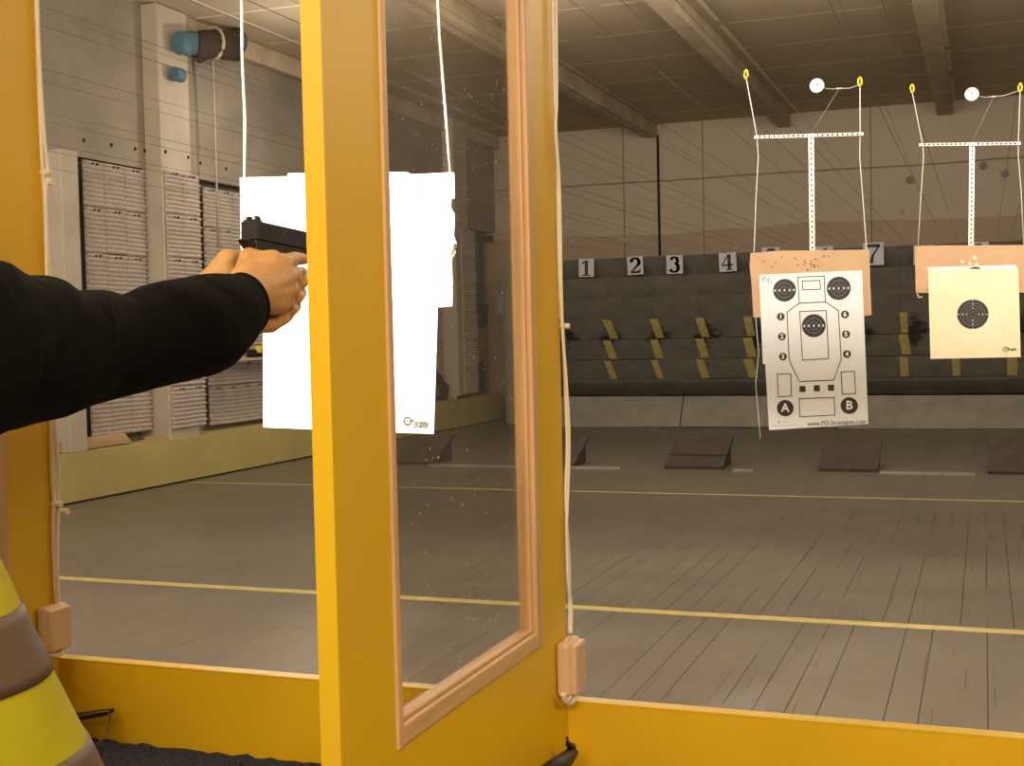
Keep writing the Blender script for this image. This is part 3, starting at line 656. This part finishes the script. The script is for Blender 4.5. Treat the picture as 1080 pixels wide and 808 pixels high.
# square cream target
Y3P = -.016; q3 = lambda x, y, e=.0004: P3(x, y, Y3P-.004-e)
sq = thing('square_target', P3(1027,376), 'square cream paper target with one black ringed bullseye at the right', 'target')
poly(lambda x, y, d: P3(x, y, d), [(978.5,282),(1072,279.5),(1074,300),(980,300)], Y3P, .002, 'white_sheet', M_paper, sq)
f = MB(); c = P3(1028.5, 291.5, Y3P-.0005); rr = 8*kx*1.35; f.prism([c+Vector((rr*math.cos(a), 0, rr*math.sin(a))) for a in [math.radians(25+130*k/14) for k in range(15)]], (0,-.0006,0)); f.build('hidden_bullseye', M_ink, sq)
poly(lambda x, y, d: P3(x, y, d), [(979,284.3),(1074,283.5),(1076.5,376.5),(981.5,378.5)], Y3P-.004, .002, 'cream_sheet', M_cream, sq)
c3 = (1026, 331.5); k3 = (P3(1027,330)-P3(1026,330)).x
f = MB(); f.disc(q3(*c3), 16.6*k3, (0,-1,0), .0005, 48); rg = f.build('bullseye', M_ink, sq)
f = MB()
for rr in (3.2, 6.4, 9.6, 12.8): f.tube([q3(*c3, .0010)+Vector((rr*k3*math.cos(a), 0, rr*k3*math.sin(a))) for a in [2*math.pi*k/40 for k in range(40)]], .0007, 4, closed=True)
f.build('ring_lines', M_grey, rg)
f = MB()
for d in (-15, -10.6, -6.5, 6.5, 10.6, 15):
    f.box(q3(c3[0]+d-.5, c3[1]-.6, .001), q3(c3[0]+d+.5, c3[1]+.6, .0016)); f.box(q3(c3[0]-.5, c3[1]+d-.6, .001), q3(c3[0]+.5, c3[1]+d+.6, .0016))
f.build('score_marks', M_paper, rg)
f = MB()
M_faint = mat('faint_ring', (.785, .695, .485), .8)
for rr in (22, 27.5, 33, 38.5, 43.5): f.tube([q3(*c3, .0002)+Vector((rr*k3*math.cos(a), 0, rr*k3*math.sin(a))) for a in [2*math.pi*k/60 for k in range(60)]], .0008, 4, closed=True)
f.build('outer_rings', M_faint, sq)
f = MB(); lx, ly = 1060.5, 368.5
f.tube([q3(lx+2.6*math.cos(a), ly+2.6*math.sin(a)) for a in [2*math.pi*k/16 for k in range(16)]], .0022, 5, closed=True); f.disc(q3(lx, ly), .006, (0,-1,0), .0005, 6); f.build('logo_mark', M_ink, sq)
text('Targets', 4.2*k3, q3(1067.3, 368.3, .0008), M_ink, sq, 'logo_name', width=9.2*k3, offset=.0008)

# near target: overlapping bright white sheets on the left
Y1 = 3.39
P1 = lambda x, y, d=0: PY(x, y, Y1) + Vector((0, d, 0))
h1 = thing('cord_hanger', P1(366,185), 'pair of white cords holding the near white sheets', 'hanger')
for a in ([P1(252.5,-130), P1(254,0,.004), P1(254.5,60,.004), P1(257.5,125,.004), P1(257,190,.004)], [P1(455,-130), P1(461,0,.004), P1(463,40,.004), P1(469,115,.004), P1(474.5,186,.004)]):
    f = MB(); f.tube(a, .0042, 8); f.build('hanging_cord', M_cord, h1)
f = MB(); f.tube([P1(254,-130), P1(455,-130)], .006, 8); f.build('top_rod', M_galv, h1)
kx1 = (P1(400,300)-P1(399,300)).x
ns = thing('sheet_target', P1(370,455), 'brightly lit white sheets with torn right edge, hanging nearest behind the pistol', 'target')
poly(P1, [(253,187.5),(303,186),(303.5,183),(345,182.5),(345,326),(256,328),(254,260)], 0, .004, 'left_sheet', M_paper, ns)
poly(P1, [(330,183),(429,181.5),(434,184),(479.5,182),(480,209),(476.5,210),(476,219),(480,226),(480,237),(479,248),(482,257),(479,258),(478,266),(477,277),(478,300),(477.5,323),(462,324.5),(340,326)], -.004, .004, 'right_sheet', M_paper, ns)
poly(P1, [(279,310),(300,262),(462,262),(463,330),(461.5,380),(459,457.5),(400,455.5),(340,453),(279.5,450.5)], -.010, .002, 'paper', M_paper, ns)
f = MB()
for pts in ([(441,196),(442,203)], [(439.5,210),(442.5,206),(444,204)], [(476,270),(480,262),(482,260)]):
    lines(f, pts, 1.3, P=lambda x, y: P1(x, y, -.0045), closed=False)
for x, y in ((443.5,218.5),(434.5,260.5),(418,241),(461,270.5),(476,241),(477.5,303)): f.disc(P1(x, y, -.0045), .0028, (0,-1,0), .0008, 8)
f.build('bullet_tears', mat('tear_shade', (.16,.13,.08), .9), ns)
poly(P1, [(476,278),(477.5,277),(484,266),(482.5,264.5)], -.02, .002, 'torn_flap', M_card, ns)
M_logo = mat('logo_ink', (.13, .11, .07), .8)
f = MB(); c = (431.5, 444)
for rr in (4.6, 3.6):
    hexp = [(c[0]+rr*math.cos(a)*.95, c[1]+rr*math.sin(a)*1.05) for a in [math.radians(60*k) for k in range(6)]]
    lines(f, hexp, .8, P=lambda x, y: P1(x, y, -.0104))
lines(f, [(431.5,438.5),(431.5,449.5)], .7, P=lambda x, y: P1(x, y, -.0104), closed=False); lines(f, [(426,444),(437,444)], .7, P=lambda x, y: P1(x, y, -.0104), closed=False)
lines(f, [(436,441),(452,442.3)], .5, P=lambda x, y: P1(x, y, -.0104), closed=False)
f.build('logo_mark', M_logo, ns)
text('Targets', 7.5*kx1, P1(444.5,446,-.0108), M_logo, ns, 'logo_name', width=17.5*kx1, roll=.03, offset=.0006)
text('MADE IN TARGETS', 3.0*kx1, P1(445,450.3,-.0108), M_logo, ns, 'logo_small_text', width=16*kx1, roll=.03) if False else None
f = MB()
x = 437.5
while x < 453: lines(f, [(x,450),(x+random.uniform(.8,1.8),450.1)], 1.1, P=lambda x, y: P1(x, y, -.0104), closed=False); x += 2.6
f.build('logo_small_text', M_logo, ns)

# ------------------------------------------------------------------ booth: barrier, benches, dividers
YBR, XD, TH = 1.6, -.527, .018
ZB = 1.108
f = MB(); f.box((-3.6, YBR, .0), (2.4, YBR+.02, ZB)); f.mi = 1; f.box((-3.6, YBR-.001, ZB-.001), (2.4, YBR+.021, ZB+.001))
tag(f.build('front_barrier', [M_yel, M_yel2]), 'long low yellow barrier board across the front of the shooting lanes', 'barrier')
for X0, X1, lb in ((XD-.819, XD-TH-.002, 'shooting bench with dark navy carpet top in the left lane'), (XD+.002, XD+.819, 'shooting bench with dark navy carpet top right of the centre divider')):
    t = thing('shooting_bench', ((X0+X1)/2, 1.3, 0), lb, 'bench')
    f = MB(); f.box((X0, 1.14, .935), (X1, YBR-.001, .975)); f.build('bench_board', M_yel, t)
    bm = bmesh.new(); nx, ny = 60, 34; g = []
    for j in range(ny+1):
        r = []
        for i in range(nx+1):
            x = X0+.003+(X1-X0-.006)*i/nx; y = 1.13+(YBR-.004-1.13)*j/ny
            z = .984 + (random.random()*.005 if 0 < j < ny else (random.random()*.006 if j == ny else 0))
            r.append(bm.verts.new((x, y, z)))
        g.append(r)
    for j in range(ny):
        for i in range(nx): bm.faces.new([g[j][i], g[j][i+1], g[j+1][i+1], g[j+1][i]])
    f = MB(); f.bm.free(); f.bm = bm; f.box((X0+.003, 1.13, .9755), (X1-.003, YBR-.004, .983)); f.build('carpet', M_carpet, t)

def divider(XD, label):
    t = thing('booth_divider', (XD, 1.28, 0), label, 'divider', 'yellow booth dividers')
    ya, yb, y0, y1, zb, ztop = .970, YBR-.001, 1.088, 1.480, 1.228, 2.32
    xa, xb = XD-TH, XD
    f = MB(); f.box((xa, ya, 0), (xb, yb, zb)); f.box((xa, ya, ztop), (xb, yb, 2.6)); f.box((xa, ya, zb), (xb, y0, ztop)); f.box((xa, y1, zb), (xb, yb, ztop))
    f.build('panel', M_yel, t)
    f = MB(); f.box((xa-.001, ya-.004, 0), (xb+.0005, ya, 2.6)); f.build('edge_strip', M_yel2, t)
    fr = None
    for nm, A, B, mm in (('window_stile', (y0-.011, zb-.022), (y0+.001, ztop+.025), M_trim), ('window_stile', (y1-.0015, zb-.022), (y1+.020, ztop+.025), M_trim)):
        f = MB(); f.box((xa-.003, A[0], A[1]), (xb+.003, B[0], B[1])); f.build(nm, mm, t, bevel=.0025, seg=3)
    f = MB(); f.box((xa-.0026, y0-.001, zb-.022), (xb+.0026, y1-.003, zb+.001)); f.build('window_rail', M_trimh, t, bevel=.004, seg=3)
    f = MB(); f.box((xa-.0026, y0-.001, ztop-.006), (xb+.0026, y1-.004, ztop+.025)); f.build('window_rail', M_trimh, t, bevel=.006, seg=3)
    f = MB(); f.box((xa-.002, y1-.006, zb+.002), (xb-.0035, y1-.0015, ztop)); f.build('glazing_bead', M_trim, t, bevel=.0015)
    f = MB(); f.box((xa+.001, y0+.001, zb+.001), (xb-.001, y1-.010, zb+.006)); f.build('glazing_bead', M_trimh, t, bevel=.002)
    f = MB(); xm = (xa+xb)/2; f.box((xm-.0015, y0, zb), (xm+.0015, y1, ztop)); f.build('glass_pane', M_glass, t)
    return t
divider(XD, 'centre yellow booth divider with a pine framed window, behind the pistol hand')
divider(-1.366, 'yellow booth divider at the left edge, behind the black sleeve')

# switch boxes and cables on the dividers
def switchbox(XD, label):
    t = thing('switch_box', (XD, 1.585, 1.11), label, 'switch box', 'beige switch boxes on the dividers')
    f = MB(); f.box((XD+.001, 1.550, 1.126), (XD+.020, 1.602, 1.198)); f.build('back_box', M_box, t, bevel=.006, seg=3)
    f = MB(); f.box((XD+.018, 1.553, 1.129), (XD+.028, 1.599, 1.195)); f.build('cover', M_box, t, bevel=.004, seg=4)
    return t
switchbox(XD, 'beige plastic switch box on the far edge of the centre divider')
switchbox(-1.366, 'beige plastic switch box on the left divider beside the hi-vis vest')
# right cable
def cable(pts, X, r, name, parent, m=M_cable):
    f = MB(); P = [PX(x, y, X) for x, y in pts]
    # smooth by Catmull-Rom
    L = []
    for i in range(len(P)-1):
        p0, p1, p2, p3 = P[max(i-1,0)], P[i], P[i+1], P[min(i+2, len(P)-1)]
        for k in range(6):
            s = k/6; L.append(.5*((2*p1)+(-p0+p2)*s+(2*p0-5*p1+4*p2-p3)*s*s+(-p0+3*p1-3*p2+p3)*s**3))
    L.append(P[-1]); f.tube(L, r, 8); return f.build(name, m, parent)
XC = XD+.0045
t = thing('white_cable', (XC, 1.62, 1.2), 'pale cable pair clipped down the far edge of the centre divider', 'cable')
cable([(582.5,-30),(584,60),(586,130),(588,170),(589,250),(591.5,330),(593.5,345),(596,400),(598,470),(596.5,520),(598,555),(600.5,600),(600.5,668)], XC, .0023, 'strand', t)
cable([(586,-30),(587,100),(586,140),(590,200),(592.5,330),(597,400),(599.5,440),(600,480),(598,540),(597.5,555),(599,610),(602.5,640),(602,668)], XC+.002, .0023, 'strand', t)
cable([(607,722),(606,736),(601,742),(596,739),(594,732)], XC+.012, .0038, 'loop', t)
f = MB(); c = PX(595,344,XC); f.tube([c+Vector((-.008,0,0)), c+Vector((.007,.002,0))], .0036, 8); f.build('clip', M_cable, t)
XC = -1.366+.004
t = thing('white_cable', (XC, 1.62, 1.2), 'pale cable pair clipped down the far edge of the left divider', 'cable')
cable([(37,-30),(40,60),(43,140),(45,178),(46,190),(49,250),(52,300),(54,420),(55,500),(57,530),(56,545),(57,600),(60,642)], XC, .0032, 'strand', t)
cable([(38,-30),(41,60),(46,140),(50,175),(50,190),(48,205),(49,260),(50,300),(56,420),(61,500),(62,530),(61,550),(60,600),(62,640)], XC+.003, .0032, 'strand', t)
cable([(65,672),(66,684),(61,691),(54,691),(51,686)], XC+.012, .0045, 'loop', t)
for x, y in ((48,192),(46,182),(64,540),(57,532)):
    f = MB(); c = PX(x, y, XC); f.tube([c+Vector((-.008,0,0)), c+Vector((.012,.003,0))], .0055, 8); f.build('clip', M_cable, t)
# black strap ends by the barrier
f = MB(); P = [(575,815),(590,806),(598,800),(604,793),(603,788),(599,785),(598,778)]
P = [PX(x, y, XD+.03) for x, y in P]; f.tube(P, [.009,.011,.010,.008,.006,.0035,.002], 8)
P[-1]
tag(f.build('black_strap', M_black), 'black strap end curling up beside the foot of the centre divider', 'strap')
t = thing('ear_plug_cord', PX(100,760,-1.30), 'thin black bar with brown cord lying against the barrier beside the vest', 'cord')
f = MB(); a, b2 = PY(70,764,1.57), PY(112,752,1.57); c2, d2 = PY(70,757,1.57), PY(112,757,1.57)
f.prism([PY(66,756,1.57), PY(112,750.5,1.57), PY(112,755,1.57), PY(66,764,1.57)], (0,.02,0)); f.build('bar', M_black, t, bevel=.002)
f = MB(); f.tube([PY(82,756,1.565), PY(100,752,1.565), PY(114,750,1.565), PY(116,756,1.57), PY(113,770,1.57), PY(109,779,1.56), PY(100,787,1.545)], .0013, 6); f.build('cord', mat('brown_cord', (.22,.11,.03), .7), t)

# ------------------------------------------------------------------ pistol
GO = Vector((-.93, 1.490, 1.748)); GR = Matrix.Rotation(-.045, 4, 'X')
GM = Matrix.Translation(GO) @ GR
G = lambda x, y, z: GM @ Vector((x, y, z))
gun = thing('pistol', GO, 'black pistol held out to the right in front of the bright white sheet', 'pistol')
def gbox(a, b2, name, m=M_gun, bevel=.0015, extra=None, par=gun):
    f = MB(); (x0,y0,z0),(x1,y1,z1) = a, b2
    f.hexa([G(x0,y0,z0),G(x1,y0,z0),G(x1,y1,z0),G(x0,y1,z0),G(x0,y0,z1),G(x1,y0,z1),G(x1,y1,z1),G(x0,y1,z1)])
    if extra: extra(f)
    return f.build(name, m, par, bevel)
def serr(f):
    for k in range(7):
        for sx in (-1, 1): f.hexa([G(sx*.0125,.014+k*.004,-.008),G(sx*.0131,.014+k*.004,-.008),G(sx*.0131,.016+k*.004,-.008),G(sx*.0125,.016+k*.004,-.008),G(sx*.0125,.014+k*.004,.010),G(sx*.0131,.014+k*.004,.010),G(sx*.0131,.016+k*.004,.010),G(sx*.0125,.016+k*.004,.010)])
sl = gbox((-.0125,0,-.011),(.0125,.182,.0135), 'slide', extra=serr)
gbox((-.011,.002,-.027),(.011,.160,-.011), 'frame')
f = MB(); f.prism([G(-.009,-.014,-.012), G(-.009,-.012,-.017), G(-.009,.004,-.028), G(-.009,.03,-.030), G(-.009,.03,-.013), G(-.009,.0,-.0135)], GM.to_3x3() @ Vector((.018,0,0))); f.build('beavertail', M_gun, gun, bevel=.0015)
f = MB()
for sx in (-1, 1): f.prism([G(sx*.0065-.0035,.002,.013), G(sx*.0065-.0035,.004,.0205), G(sx*.0065-.0035,.012,.0205), G(sx*.0065-.0035,.018,.013)], GM.to_3x3() @ Vector((.007,0,0)))
f.build('rear_sight', M_gun, gun)
f = MB()
for sx in (-1, 1): f.disc(G(sx*.0065,.0022,.0175), .0022, (0,-1,0), .0012, 10)
f.build('sight_dots', M_paper, gun)
f = MB(); f.hexa([G(-.0105,-.004,-.024),G(.0105,-.004,-.024),G(.0105,.05,-.026),G(-.0105,.05,-.026),G(-.013,-.038,-.118),G(.013,-.038,-.118),G(.013,.012,-.124),G(-.013,.012,-.124)][4:]+[G(-.014,.0,-.024),G(.014,.0,-.024),G(.014,.05,-.026),G(-.014,.05,-.026)]); f.build('grip', M_gun, gun, bevel=.004)
f = MB(); f.tube([G(0,.048,-.027), G(0,.05,-.05), G(0,.062,-.057), G(0,.083,-.055), G(0,.092,-.045), G(0,.095,-.027)], .0035, 8); f.build('trigger_guard', M_gun, gun)
f = MB(); f.tube([G(0,.068,-.027), G(0,.066,-.038), G(0,.070,-.047)], .003, 8); f.build('trigger', M_gun, gun)
f = MB(); f.tube([G(0,.176,.0), G(0,.187,.0)], .0075, 14); f.build('barrel', M_gun, gun)
gbox((-.002,.168,.0135),(.002,.175,.020), 'front_sight', bevel=0)

# ------------------------------------------------------------------ the shooter
person = thing('person', (-.98, .85, 0), 'person in black jacket and yellow hi-vis vest, arms stretched out, aiming a pistol', 'person')
f = MB()
def cap(a, b2, ra, rb): f.capsule(a, b2, ra, rb)
H = lambda x, y, X: PX(x, y, X)
XS_ = -.885
# right forearm, wrist, palm
WR = H(252, 312, -.893)
cap((XS_, 1.12, 1.60), PX(225, 330, XS_), .034, .029); cap(PX(225, 330, XS_), WR, .029, .028)
web = H(262, 271, -.925)
KI, KM, KR, KP = H(296,279,-.894), H(300,293,-.888), H(299,307,-.888), H(294,320,-.890)
WT = H(258,296,-.897)
for k_, r_ in ((KI,.0165), (KM,.017), (KR,.0165), (KP,.0155)): cap(WR, k_, .027, r_); cap(WT, k_, .021, r_)
cap(WT, web, .018, .0125); cap(web, KI, .0125, .014); cap(H(262,276,-.912), H(288,273,-.896), .0135, .013)
for a_, b_ in ((KI,KM),(KM,KR),(KR,KP)): cap(a_, b_, .0155, .0155)
# right index finger lying along the frame
i1, i2 = H(311,272.5,-.902), H(320.5,273.5,-.908)
cap(KI, i1, .0135, .0100); cap(i1, i2, .0100, .0085)
# right middle, ring and little finger closed round the grip
for k_, p_, q_ in ((KM, (309.5,289), (306,290)), (KR, (308.5,304), (305,305)), (KP, (303,318), (300,318))):
    a_ = H(*p_, -.898); b_ = H(*q_, -.926); c_ = H(q_[0]-14, q_[1]+1, -.948)
    cap(k_, a_, .0135, .0108); cap(a_, b_, .0105, .0092); cap(b_, c_, .0090, .0078)
# right thumb on the far side of the grip
cap(web, H(275,266,-.952), .013, .011); cap(H(275,266,-.952), H(298,267,-.951), .0105, .0085)
# left hand wrapped round from the other side
LW = H(228, 300, -.985)
LE = PX(150, 356, -1.09); LM = PX(195, 340, -1.03)
cap(LE, LM, .040, .034); cap(LM, LW, .032, .024)
cap(LW, H(240,275,-.966), .026, .0165); cap(H(240,275,-.966), H(262,275,-.962), .0165, .014); cap(H(262,275,-.962), H(290,268,-.958), .013, .009)
cap(LW, H(262,330,-.965), .026, .020); cap(H(262,330,-.965), H(292,318,-.968), .019, .016); cap(H(240,290,-.968), H(288,292,-.970), .020, .016)
cap(H(264,335,-.945), H(290,335,-.935), .0145, .0125)
for a_, b_, c_ in (((318,288,-.958),(320,293,-.925),(319.5,298,-.902)), ((314,305,-.958),(317,309,-.925),(315,313.5,-.899)), ((308,318,-.958),(311,323,-.925),(308.5,327,-.899)), ((300,328,-.955),(303,333,-.925),(299,337,-.901))):
    A_, B_, C_ = H(*a_), H(*b_), H(*c_)
    cap(H(a_[0]-22, a_[1]+3, -.972), A_, .012, .0105); cap(A_, B_, .0102, .0096); cap(B_, C_, .0095, .0082)
cap(H(299,337,-.901), H(286,343,-.912), .0085, .010); cap(H(286,343,-.912), H(264,341,-.925), .011, .015)
# neck, head, trunk, legs
cap((-.98,.70,1.50), (-.98,.70,1.64), .058, .053); 
cap((-.98,.705,1.76), (-.98,.72,1.72), .088, .075); cap((-.98,.73,1.69), (-.98,.765,1.665), .06, .035)
cap((-.98,.80,1.735), (-.98,.822,1.715), .010, .013); cap((-1.0,.795,1.68), (-.96,.795,1.68), .012, .012)
for sx in (-1, 1): cap((-.98+sx*.082,.70,1.755), (-.98+sx*.084,.70,1.715), .018, .013)
cap((-.98,.79,1.38), (-.98,.935,1.05), .105, .11); cap((-.98+.08,.73,1.47), (-.98-.08,.73,1.47), .05, .05)
cap((-.885,.72,1.53), (-.885,1.12,1.60), .05, .034); cap((-1.11,.74,1.51), (-1.12,.95,1.55), .05, .042); cap((-1.12,.95,1.55), LE, .042, .036)
for sx in (-1, 1): cap((-.98+sx*.08,.93,.98), (-.98+sx*.13,.88+sx*.06,.52), .075, .055); cap((-.98+sx*.13,.88+sx*.06,.52), (-.98+sx*.15,.86+sx*.1,.10), .052, .036); cap((-.98+sx*.15,.86+sx*.1,.06), (-.98+sx*.15,1.0+sx*.1,.05), .04, .035)
body = f.build('body', M_skin, person)
rm = body.modifiers.new('r', 'REMESH'); rm.mode = 'VOXEL'; rm.voxel_size = .0028; rm.use_smooth_shade = True
sm = body.modifiers.new('s', 'SMOOTH'); sm.factor = .5; sm.iterations = 5

# jacket: trunk, right sleeve, left sleeve
def ringat(c, axis, rv, rh, n=40, fn=None):
    axis = Vector(axis).normalized(); u = Vector((0,0,1)); u = (u-axis*u.dot(axis)).normalized(); v = axis.cross(u); L = []
    for k in range(n):
        a = 2*math.pi*k/n; w_ = 1+(fn(a) if fn else 0); L.append(Vector(c)+(u*math.cos(a)*rv+v*math.sin(a)*rh)*w_)
    return L
XS = -.885
prof = [(-45,262,470),(-20,272,462),(0,280,455),(20,286,450),(40,290,445),(60,298,440),(80,305,432),(100,309,426),(120,310.5,421),(135,311,417),(150,307,412),(165,302,408),(180,297,405),(195,293,402),(208,291,399),(220,289,393),(230,287.5,384),(240,287,374),(249,287.5,363),(256,289,354)]
seq = []
for x, yt, yb in prof:
    a, b2 = PX(x, yt, XS), PX(x, yb, XS); seq.append(((a+b2)/2, (a-b2).length/2))
f = MB(); rings = []; N = 64
# densify
D = []
for i in range(len(seq)-1):
    for k in range(6):
        s = k/6; s2 = s; D.append((seq[i][0].lerp(seq[i+1][0], s2), seq[i][1]*(1-s2)+seq[i+1][1]*s2))
D.append(seq[-1])
start_ = [(Vector((-.885,.60,1.485)), .06), (Vector((-.87,.635,1.50)), .095), (Vector((-.875,.70,1.53)), .10), (Vector((-.88,.78,1.56)), .097)]
D = start_ + D
for i, (c, r) in enumerate(D):
    ax = (D[min(i+3, len(D)-1)][0] - D[max(i-3, 0)][0])
    def fold(a, c=c, r=r):
        y = c.y; d = 0
        # deep diagonal folds around the elbow and upper arm
        for y0, ph, wd, am in ((1.00,.16,.018,.055),(1.035,.15,.016,-.05),(1.075,.13,.018,.07),(1.105,.12,.014,-.05),(1.15,.10,.022,.05),(1.195,.05,.016,-.035),(1.25,-.06,.025,.03),(1.31,-.05,.02,-.02)):
            yy = y0 - ph*(1-math.cos(a+.2))*.75-.03
            d += (1.5 if y > 1.06 else .7)*am*math.exp(-((y-yy)/wd)**2)*(.35+.65*max(0, math.cos(a-1.2)))
        d += .035*(noise.noise(Vector((y*14, math.cos(a)*1.6, math.sin(a)*1.6)))) + .015*noise.noise(Vector((y*40, math.cos(a)*4, math.sin(a)*4)))
        return d*min(1, (1.42-y)*12) if y < 1.42 else 0
    rings.append(ringat(c, ax, r, r*.92, N, fold))
# cuff: tilted rim, then turned inside
cc = PX(258, 321, XS); axc = Vector((0, 1, .22))
rings.append(ringat(cc, axc, .0415, .037, N)); rings.append(ringat(cc+Vector((0,.004,.001)), axc, .0395, .035, N)); rings.append(ringat(cc+Vector((0,-.004,0)), axc, .036, .032, N)); rings.append(ringat(cc+Vector((0,-.05,-.01)), axc, .033, .030, N))
f.loft(rings)
# left sleeve
PL = [(-1.10,.60,1.49,.09),(-1.11,.75,1.51,.08),(-1.12,.95,1.55,.062)]+[(*PX(x,y,X),r_) for x,y,X,r_ in ((110,372,-1.11,.052),(150,358,-1.09,.05),(185,345,-1.045,.045),(205,330,-1.02,.038))]
f.loft([ringat(p[:3], (.05,1,.1), p[3], p[3], 32) for p in PL] )
def trunk(z, cy, a_, b_, n=48, off=0, X0=-.98, e=2.4):
    L = []
    for k in range(n):
        t = 2*math.pi*k/n; cx_, sy_ = math.cos(t), math.sin(t)
        L.append(Vector((X0+(a_+off)*abs(cx_)**(2/e)*(1 if cx_ > 0 else -1), cy+(b_+off)*abs(sy_)**(2/e)*(1 if sy_ > 0 else -1), z)))
    return L
TZ = [(.90,.95,.18,.14),(1.0,.945,.19,.15),(1.08,.945,.20,.153),(1.15,.918,.20,.153),(1.20,.890,.20,.150),(1.28,.848,.20,.145),(1.35,.808,.20,.142),(1.42,.775,.20,.138),(1.48,.745,.19,.12),(1.53,.70,.15,.085),(1.57,.67,.08,.07)]
f.loft([trunk(z, cy, a_, b_) for z, cy, a_, b_ in TZ])
jk = f.build('jacket', M_jack, person)
# vest with bands (flares a little)
def vest_at(z):
    for (z0,c0,a0,b0), (z1,c1,a1,b1) in zip(TZ, TZ[1:]):
        if z0 <= z <= z1: s = (z-z0)/(z1-z0); return c0+(c1-c0)*s, a0+(a1-a0)*s, b0+(b1-b0)*s
VO = .008
def vring(z, off): 
    cy, a_, b_ = vest_at(z); L = trunk(z, cy, a_, b_, 96, off)
    return [p + (p-Vector((-.98, cy, z))).normalized()*.006*noise.noise(Vector((p.x*9, p.y*9, z*4))) for p in L]
zs = [.96+i*.0125 for i in range(42)]
zs = [z for z in zs if z <= 1.475]
f = MB(); f.loft([vring(zs[0], -.002)] + [vring(z, VO) for z in zs] + [vring(zs[-1], -.002)], caps=False)
vs = f.build('vest', M_vest, person)
for z0, z1 in ((1.305,1.372),(1.160,1.228),(1.02,1.085)):
    f = MB(); zz = [z0+(z1-z0)*k/6 for k in range(7)]
    f.loft([vring(zz[0], VO)] + [vring(z, VO+.0022) for z in zz] + [vring(zz[-1], VO)], caps=False); f.build('reflective_band', M_band, vs)
# trousers, shoes, hair
f = MB(); cap((-.98,.90,.93), (-.98,.90,.90), .15, .15)
for sx in (-1, 1):
    cap((-.98+sx*.085,.90,.92), (-.98+sx*.13,.88+sx*.06,.52), .105, .075); cap((-.98+sx*.13,.88+sx*.06,.52), (-.98+sx*.15,.86+sx*.1,.13), .075, .06)
tr_ = f.build('trousers', M_trou, person); rm = tr_.modifiers.new('r', 'REMESH'); rm.mode = 'VOXEL'; rm.voxel_size = .012; rm.use_smooth_shade = True
for sx in (-1, 1):
    f = MB(); x, y = -.98+sx*.15, .86+sx*.1
    f.loft([[Vector((x+w_*math.cos(t), y+.06+l_*math.sin(t)*(1.0), z)) for t in [2*math.pi*k/24 for k in range(24)]] for z, w_, l_ in ((0,.05,.145),(.03,.052,.148),(.06,.048,.13),(.09,.045,.09),(.12,.045,.07))]); f.build('shoe', M_black, person)
f = MB(); cap((-.98,.675,1.775), (-.98,.70,1.79), .092, .086); cap((-.98,.65,1.70), (-.98,.66,1.75), .07, .085); hr = f.build('hair', M_hair, person)
rm = hr.modifiers.new('r', 'REMESH'); rm.mode = 'VOXEL'; rm.voxel_size = .006; rm.use_smooth_shade = True
